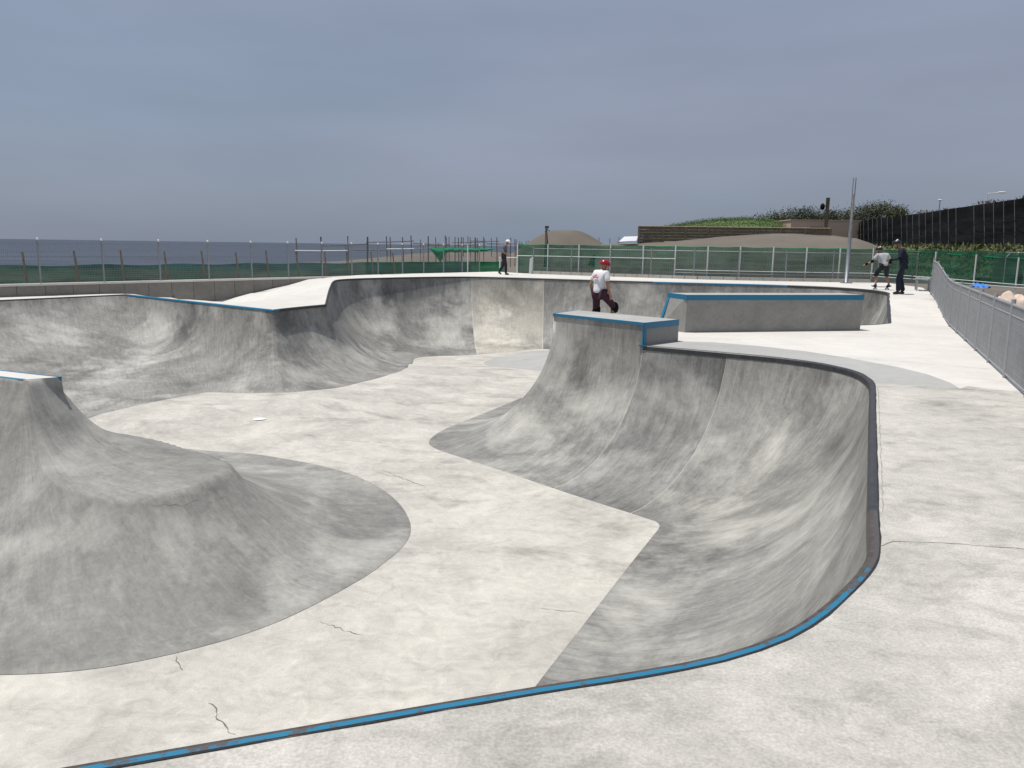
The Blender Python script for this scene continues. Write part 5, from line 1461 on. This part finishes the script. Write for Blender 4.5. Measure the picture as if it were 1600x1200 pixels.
def skin(name, chains, mat, parent, sub=2, root=0):
    """a continuous skinned surface grown round chains of (point, radius); chains share points by equality"""
    vs_, es, rs = [], [], []
    def vid(p, r):
        for i, q in enumerate(vs_):
            if (Vector(q) - Vector(p)).length < 1e-5: rs[i] = max(rs[i], r); return i
        vs_.append(tuple(p)); rs.append(r); return len(vs_) - 1
    for ch in chains:
        ids = [vid(p, r) for p, r in ch]
        for a, b in zip(ids, ids[1:]):
            if a != b and (a, b) not in es and (b, a) not in es: es.append((a, b))
    me = bpy.data.meshes.new(name); me.from_pydata(vs_, es, []); me.materials.append(mat)
    o = link(bpy.data.objects.new(name, me), parent)
    md = o.modifiers.new('skin', 'SKIN'); md.use_smooth_shade = True
    for i, sv in enumerate(me.skin_vertices[0].data):
        r = rs[i]; sv.radius = r if isinstance(r, tuple) else (r, r); sv.use_root = (i == root)
    ss = o.modifiers.new('sub', 'SUBSURF'); ss.levels = sub; ss.render_levels = sub
    to_bake.append(o)
    return o
def V(*a): return Vector(a)
def mid(a, b, t=0.5): return Vector(a).lerp(Vector(b), t)
def head_mesh(c, fwd, up, s=1.0):
    """head with brow, nose, chin and ears, about 23 cm tall"""
    f_ = Vector(fwd).normalized(); r_ = f_.cross(Vector(up)).normalized(); u_ = r_.cross(f_).normalized()
    v, f = [], []; nu, nv = 20, 14
    for j in range(nv + 1):
        a = -math.pi / 2 + math.pi * j / nv
        for i in range(nu):
            b = 2 * math.pi * i / nu
            x, y, z = math.cos(a) * math.cos(b) * 0.074, math.cos(a) * math.sin(b) * 0.094, math.sin(a) * 0.116
            if z < 0: x *= 1 + z * 2.6; y = y * (1 + z * 1.6) + 0.012 * (-z / 0.116)
            if y > 0.05 and abs(x) < 0.02 and -0.045 < z < 0.02: y += 0.024 * (1 - abs(x) / 0.02) * (1 - abs(z + 0.018) / 0.035 if abs(z + 0.018) < 0.035 else 0)
            if y > 0.05 and 0.012 < abs(x) < 0.042 and 0.0 < z < 0.025: y -= 0.009
            if y > 0.05 and -0.068 < z < -0.05 and abs(x) < 0.03: y += 0.004
            v.append(Vector(c) + (r_ * x + f_ * y + u_ * z) * s)
    for j in range(nv):
        for i in range(nu): f.append((j * nu + i, j * nu + (i + 1) % nu, (j + 1) * nu + (i + 1) % nu, (j + 1) * nu + i))
    mb = MB(); mb.add(v, f)
    for sd_ in (-1, 1):
        mb.sphere(Vector(c) + (r_ * 0.076 * sd_ - f_ * 0.008) * s, (0.014 * s, 0.02 * s, 0.03 * s), 8, 6)
    return mb, (r_, f_, u_)
def hand_chains(wrist, d, side, pal, s=1.0, curl=0.5):
    """palm and five separate fingers; d points along the hand, side towards the thumb, pal out of the palm"""
    d, side, pal = Vector(d).normalized(), Vector(side).normalized(), Vector(pal).normalized()
    w = Vector(wrist); palm = w + d * 0.06 * s; ch = [[(w, 0.026 * s), (palm, (0.036 * s))]]
    for k, (o, L_) in enumerate(((0.030, 0.070), (0.010, 0.080), (-0.011, 0.074), (-0.031, 0.058))):
        b = palm + side * o * s + d * 0.025 * s; m1 = b + (d * (1 - 0.35 * curl) + pal * 0.5 * curl) * L_ * 0.5 * s; m2 = m1 + (d * (1 - 0.9 * curl) + pal * 0.95 * curl) * L_ * 0.5 * s
        ch.append([(palm, 0.034 * s), (b, 0.0105 * s), (m1, 0.009 * s), (m2, 0.0075 * s)])
    tb = w + d * 0.028 * s + side * 0.03 * s; ch.append([(w, 0.026 * s), (tb, 0.012 * s), (tb + (d * 0.7 + side * 0.6 + pal * 0.3) * 0.045 * s, 0.010 * s), (tb + (d * 0.95 + side * 0.5 + pal * 0.5) * 0.075 * s, 0.008 * s)])
    return ch
def person(loc, rz, J, look, label, spec, s=1.0):
    """J: joints in metres (local, +y forward, +x to the person's right)"""
    root = empty('person', loc, rz); tag(root, label, 'person')
    g = lambda k: Vector(J[k]) * s
    pel, che, nek, hd = g('pelvis'), g('chest'), g('neck'), g('head')
    waist = mid(pel, che, 0.5)
    body = [[(pel, 0.115 * s), (waist, 0.105 * s), (che, 0.125 * s), (nek, 0.052 * s), (mid(nek, hd, 0.6), 0.05 * s)]]
    for sd_ in ('l', 'r'):
        sh, el, wr = g('sh_' + sd_), g('el_' + sd_), g('wr_' + sd_); hp, kn, an, toe = g('hip_' + sd_), g('kn_' + sd_), g('an_' + sd_), g('toe_' + sd_)
        body.append([(che, 0.125 * s), (sh, 0.058 * s), (mid(sh, el), 0.046 * s), (el, 0.038 * s), (mid(el, wr, 0.4), 0.037 * s), (wr, 0.026 * s)])
        dirw = (wr - el).normalized(); fw = Vector((0, 1, 0)); pal = Vector((1 if sd_ == 'l' else -1, 0, 0))
        body += hand_chains(wr, dirw, fw - dirw * fw.dot(dirw), pal, s * 1.05)
        body.append([(pel, 0.115 * s), (hp, 0.085 * s), (mid(hp, kn), 0.07 * s), (kn, 0.052 * s), (mid(kn, an, 0.35), 0.052 * s), (an, 0.035 * s), (mid(an, toe, 0.6), 0.034 * s), (toe, 0.025 * s)])
    bo = skin('body', body, M['skin'], root)
    hm, (r_, f_, u_) = head_mesh(hd, look, (0, 0, 1), s)
    bo['_head'] = 1; HEADS[bo.name] = hm
    # shirt
    ch = [[(pel - Vector((0, 0, 0.035 * s)), 0.152 * s), (pel + Vector((0, 0, 0.05 * s)), 0.15 * s), (waist, 0.138 * s), (che, 0.150 * s), (mid(che, nek, 0.62), 0.085 * s)]]
    for sd_ in ('l', 'r'):
        sh, el, wr = g('sh_' + sd_), g('el_' + sd_), g('wr_' + sd_)
        arm = [(che, 0.150 * s), (sh, 0.078 * s), (mid(sh, el, 0.45), 0.072 * s)]
        if spec.get('sleeve') == 'long': arm += [(el, 0.055 * s), (mid(el, wr, 0.95), 0.045 * s)]
        else: arm += [(mid(sh, el, 0.72), 0.070 * s)]
        ch.append(arm)
    skin('shirt', ch, M[spec['shirt']], root)
    ch = []
    for sd_ in ('l', 'r'):
        hp, kn, an = g('hip_' + sd_), g('kn_' + sd_), g('an_' + sd_)
        leg = [(pel, 0.128 * s), (hp, 0.102 * s), (mid(hp, kn), 0.090 * s)]
        if spec['legs'] == 'short': leg += [(mid(hp, kn, 0.9), 0.085 * s), (mid(kn, an, 0.12), 0.082 * s)]
        else: leg += [(kn, 0.082 * s), (mid(kn, an, 0.5), 0.08 * s), (mid(kn, an, 1.0), 0.078 * s)]
        ch.append(leg)
    skin('shorts' if spec['legs'] == 'short' else 'trousers', ch, M[spec['leg_mat']], root)
    for sd_ in ('l', 'r'):
        an, toe = g('an_' + sd_), g('toe_' + sd_); dn = Vector((0, 0, -0.045 * s))
        heel = an - (toe - an).normalized() * 0.05 * s + dn * 1.0
        skin('shoe', [[(heel, 0.042 * s), (mid(an, toe, 0.35) + dn * 0.7, 0.046 * s), (toe + dn * 0.15, 0.036 * s)], [(mid(an, toe, 0.35) + dn * 0.7, 0.046 * s), (an + Vector((0, 0, 0.03 * s)), 0.045 * s)]], M['shoe'], root)
        kn, hp = g('kn_' + sd_), g('hip_' + sd_)
        if spec.get('knee'):
            kd = (an - hp).normalized(); pf_ = (kn - mid(hp, an)); pf_ = pf_.normalized() if pf_.length > 0.02 else Vector((0, 1, 0))
            skin('knee_pad', [[(kn - kd * 0.12 * s + pf_ * 0.0, 0.085 * s), (kn + pf_ * 0.02 * s, 0.105 * s), (kn + kd * 0.16 * s - pf_ * 0.05, 0.088 * s)]], M['black'], root)
        if spec.get('elbow'):
            sh, el, wr = g('sh_' + sd_), g('el_' + sd_), g('wr_' + sd_); ed = (wr - sh).normalized()
            skin('elbow_pad', [[(el - (el - sh).normalized() * 0.08 * s, 0.055 * s), (el, 0.064 * s), (el + (wr - el).normalized() * 0.09 * s, 0.054 * s)]], M['black'], root)
            skin('wrist_guard', [[(mid(el, wr, 0.62), 0.044 * s), (wr, 0.045 * s), (wr + (wr - el).normalized() * 0.07 * s, 0.046 * s)]], M['black'], root)
        if spec.get('shin'):
            skin('shin_guard', [[(mid(kn, an, 0.45), 0.078 * s), (mid(kn, an, 0.97), 0.062 * s)]], M['guard'], root)
    # helmet: shell, rim, straps
    R_ = Matrix((r_, f_, u_)).transposed()
    hc = hd + u_ * 0.022 * s - f_ * 0.004 * s
    v, f = [], []; nu, nv = 24, 9
    for shell in (1.0, 0.88):
        for j in range(nv + 1):
            for i in range(nu):
                b = 2 * math.pi * i / nu; lo = -0.10 - 0.32 * max(0, -math.sin(b)) ** 1.5 + 0.05 * abs(math.cos(b)) + 0.16 * max(0, math.sin(b))
                a = lo + (math.pi / 2 - lo) * j / nv
                q = Vector((math.cos(a) * math.cos(b) * 0.108, math.cos(a) * math.sin(b) * 0.132, math.sin(a) * 0.122)) * shell * s
                v.append(hc + R_ @ q)
    for sh_ in range(2):
        o_ = sh_ * (nv + 1) * nu
        for j in range(nv):
            for i in range(nu):
                q = (o_ + j * nu + i, o_ + j * nu + (i + 1) % nu, o_ + (j + 1) * nu + (i + 1) % nu, o_ + (j + 1) * nu + i); f.append(q if sh_ == 0 else q[::-1])
    for i in range(nu): b_ = (nv + 1) * nu; f.append((i, b_ + i, b_ + (i + 1) % nu, (i + 1) % nu))
    he = mesh_obj('helmet', v, f, M[spec['helmet']], root, True)
    for sd_ in (-1, 1):
        m_ = MB(); m_.tube([hc + R_ @ Vector((0.085 * sd_, 0.0, -0.005)) * s, hc + R_ @ Vector((0.076 * sd_, 0.02, -0.08)) * s, hc + R_ @ Vector((0.02 * sd_, 0.045, -0.15)) * s], 0.008 * s, 5); m_.build('strap', M['black'], he)
    if spec['helmet'] == 'helmet_black':
        m_ = MB(); m_.sphere(hc + R_ @ Vector((-0.055, -0.05, 0.092)) * s, (0.034 * s,) * 3, 8, 6); m_.build('sticker', M['helmet_white'], he, True)
    return root
HEADS = {}
def skateboard(loc, rz, label, tilt=0.0):
    root = empty('skateboard', loc, rz); root.rotation_euler = (0, tilt, rz); tag(root, label, 'skateboard')
    v, f = [], []; N = 18
    for side in (0, 1):
        for i in range(N + 1):
            t = -1 + 2 * i / N; x = 0.4 * t; w = 0.102 * (1 - max(0, (abs(t) - 0.72) / 0.28) ** 2.4) ** 0.5 + 0.001; z = 0.092 + 0.055 * max(0, (abs(t) - 0.64) / 0.36) ** 1.4 + (0.011 if side else 0)
            for yy in (-1, -0.5, 0, 0.5, 1): v.append((x, w * yy, z + 0.008 * abs(yy) ** 2))
    n1 = (N + 1) * 5
    for i in range(N):
        for j in range(4): a = i * 5 + j; f.append((a, a + 1, a + 6, a + 5)); b = a + n1; f.append((b, b + 5, b + 6, b + 1))
        for j in (0, 4): a = i * 5 + j; f.append((a, a + 5, a + 5 + n1, a + n1))
    mesh_obj('deck', v, f, M['grip'], root, True)
    for x in (-0.24, 0.24):
        m_ = MB(); m_.tube([(x, -0.09, 0.05), (x, 0.09, 0.05)], 0.012, 6); m_.box((x, 0, 0.072), (0.06, 0.06, 0.04)); tr = m_.build('truck', M['galv'], root); tr['kind'] = 'part' if False else tr.get('kind', '') or 'truck'
        del tr['kind']
        for y in (-0.085, 0.085):
            m_ = MB(); m_.tube([(x, y - 0.017, 0.027), (x, y + 0.017, 0.027)], 0.027, 12); m_.build('wheel', M['wheel'], root)
    return root
# skater with red helmet behind the box
J = dict(pelvis=(0, 0, 0.86), chest=(0, 0.04, 1.17), neck=(0, 0.07, 1.345), head=(0, 0.14, 1.45), sh_l=(-0.165, 0.03, 1.29), el_l=(-0.235, -0.05, 1.03), wr_l=(-0.22, 0.02, 0.80),
         sh_r=(0.165, 0.05, 1.29), el_r=(0.225, 0.03, 1.03), wr_r=(0.20, 0.14, 0.80), hip_l=(-0.09, 0, 0.83), kn_l=(-0.10, 0.02, 0.46), an_l=(-0.10, -0.03, 0.075), toe_l=(-0.12, 0.12, 0.035),
         hip_r=(0.09, 0.02, 0.83), kn_r=(0.13, 0.36, 0.53), an_r=(0.13, 0.22, 0.20), toe_r=(0.13, 0.38, 0.15))
kid = person((1.99, 18.75, 0.0), math.atan2(0.62, 0.79) - math.pi / 2, J, (0.35, 1, -0.5), 'person in white shirt, red helmet and maroon shorts behind the concrete box', dict(shirt='tee_white', legs='short', leg_mat='maroon', helmet='helmet_red', knee=True), 1.03)
m_ = MB(); 
for k, (x_, z_, a_) in enumerate(((-0.05, 1.19, 0.06), (0.0, 1.22, 0.05), (0.04, 1.18, 0.05))): m_.sphere((x_, -0.125, z_ * 1.05), (a_, 0.02, a_ * 0.7), 10, 6)
pr_ = m_.build('shirt_print', M['print_pink'], kid, True); pr_['kind'] = 'stuff'
kb = Vector((1.99, 18.75, 0)) + Matrix.Rotation(math.atan2(0.62, 0.79) - math.pi / 2, 3, 'Z') @ Vector((0.14, 0.36, 0))
skateboard((kb.x, kb.y, 0.004), math.atan2(0.62, 0.79), 'skateboard under the front foot of the person with the red helmet')
# man walking along the deep end
J = dict(pelvis=(0, 0, 0.95), chest=(0, 0.05, 1.29), neck=(0, 0.10, 1.48), head=(0, 0.19, 1.575), sh_l=(-0.19, 0.04, 1.42), el_l=(-0.23, -0.08, 1.15), wr_l=(-0.16, 0.12, 1.0),
         sh_r=(0.19, 0.06, 1.42), el_r=(0.24, -0.06, 1.15), wr_r=(0.15, 0.14, 0.99), hip_l=(-0.09, 0, 0.92), kn_l=(-0.1, -0.02, 0.5), an_l=(-0.1, -0.24, 0.12), toe_l=(-0.1, -0.11, 0.035),
         hip_r=(0.09, 0, 0.92), kn_r=(0.1, 0.1, 0.5), an_r=(0.1, 0.10, 0.08), toe_r=(0.1, 0.26, 0.035))
wl = P(787, 429.3, 0.47)
person((wl.x, wl.y, 0.472), -math.pi / 2, J, (0, 1, -0.5), 'person in white helmet and slate shirt walking along the deep end', dict(shirt='slate_tee', legs='long', leg_mat='dark_trouser', helmet='helmet_white', shin=True), 1.02)
# grey shirt skater on the board at the lip
J = dict(pelvis=(0, -0.05, 0.90), chest=(-0.06, 0.04, 1.2), neck=(-0.11, 0.09, 1.37), head=(-0.16, 0.15, 1.47), sh_l=(-0.24, 0.07, 1.30), el_l=(-0.40, 0.12, 1.05), wr_l=(-0.60, 0.18, 0.95),
         sh_r=(0.13, 0.02, 1.30), el_r=(0.22, -0.06, 1.03), wr_r=(0.24, 0.08, 0.82), hip_l=(-0.1, -0.04, 0.87), kn_l=(-0.22, 0.14, 0.53), an_l=(-0.25, 0.0, 0.19), toe_l=(-0.25, 0.15, 0.14),
         hip_r=(0.09, -0.05, 0.87), kn_r=(0.2, 0.1, 0.52), an_r=(0.25, -0.05, 0.19), toe_r=(0.25, 0.10, 0.14))
sk = P(1374, 453, 0.47) + Vector((0.13, 0.1, 0))
person((sk.x, sk.y, 0.472), 0.12, J, (-0.9, 0.6, -0.15), 'person in grey shirt and black shorts riding a skateboard at the lip', dict(shirt='grey_tee', legs='short', leg_mat='dark_trouser', helmet='helmet_black', elbow=True), 1.0)
skateboard((sk.x, sk.y + 0.05, 0.474), 0.12, 'skateboard ridden by the person in the grey shirt')
# man in dark overalls
J = dict(pelvis=(0, -0.04, 0.99), chest=(0, 0.05, 1.34), neck=(0, 0.13, 1.53), head=(0, 0.23, 1.62), sh_l=(-0.20, 0.08, 1.47), el_l=(-0.25, 0.12, 1.17), wr_l=(-0.22, 0.38, 1.11),
         sh_r=(0.20, 0.04, 1.47), el_r=(0.27, -0.14, 1.2), wr_r=(0.2, -0.02, 1.0), hip_l=(-0.1, -0.02, 0.96), kn_l=(-0.12, 0.1, 0.53), an_l=(-0.12, 0.07, 0.08), toe_l=(-0.13, 0.23, 0.035),
         hip_r=(0.1, -0.04, 0.96), kn_r=(0.12, 0.02, 0.53), an_r=(0.14, -0.10, 0.08), toe_r=(0.16, 0.06, 0.035))
dk = P(1407, 460, 0.46) + Vector((-0.02, 0, 0))
person((dk.x, dk.y, deck_z(dk.x, dk.y)), math.pi / 2 - 0.35, J, (0, 1, -0.45), 'tall person in dark navy overalls and black helmet standing on the ramp top', dict(shirt='navy', sleeve='long', legs='long', leg_mat='navy', helmet='helmet_black', elbow=True), 1.04)
bd2 = P(1392, 461.5, 0.46)
bpy.context.view_layer.update()
dg = bpy.context.evaluated_depsgraph_get()
baked = [(o, bpy.data.meshes.new_from_object(o.evaluated_get(dg))) for o in to_bake]
for o, me in baked:
    o.modifiers.clear(); o.data = me; me.name = o.name
    if o.name in HEADS:                                # the head joins the body's own mesh
        bm = bmesh.new(); bm.from_mesh(me); hm = HEADS[o.name]
        vv = [bm.verts.new(q) for q in hm.v]
        for q in hm.f:
            try: fc = bm.faces.new([vv[i] for i in q]); fc.smooth = True
            except ValueError: pass
        bm.to_mesh(me); bm.free()
        if '_head' in o: del o['_head']
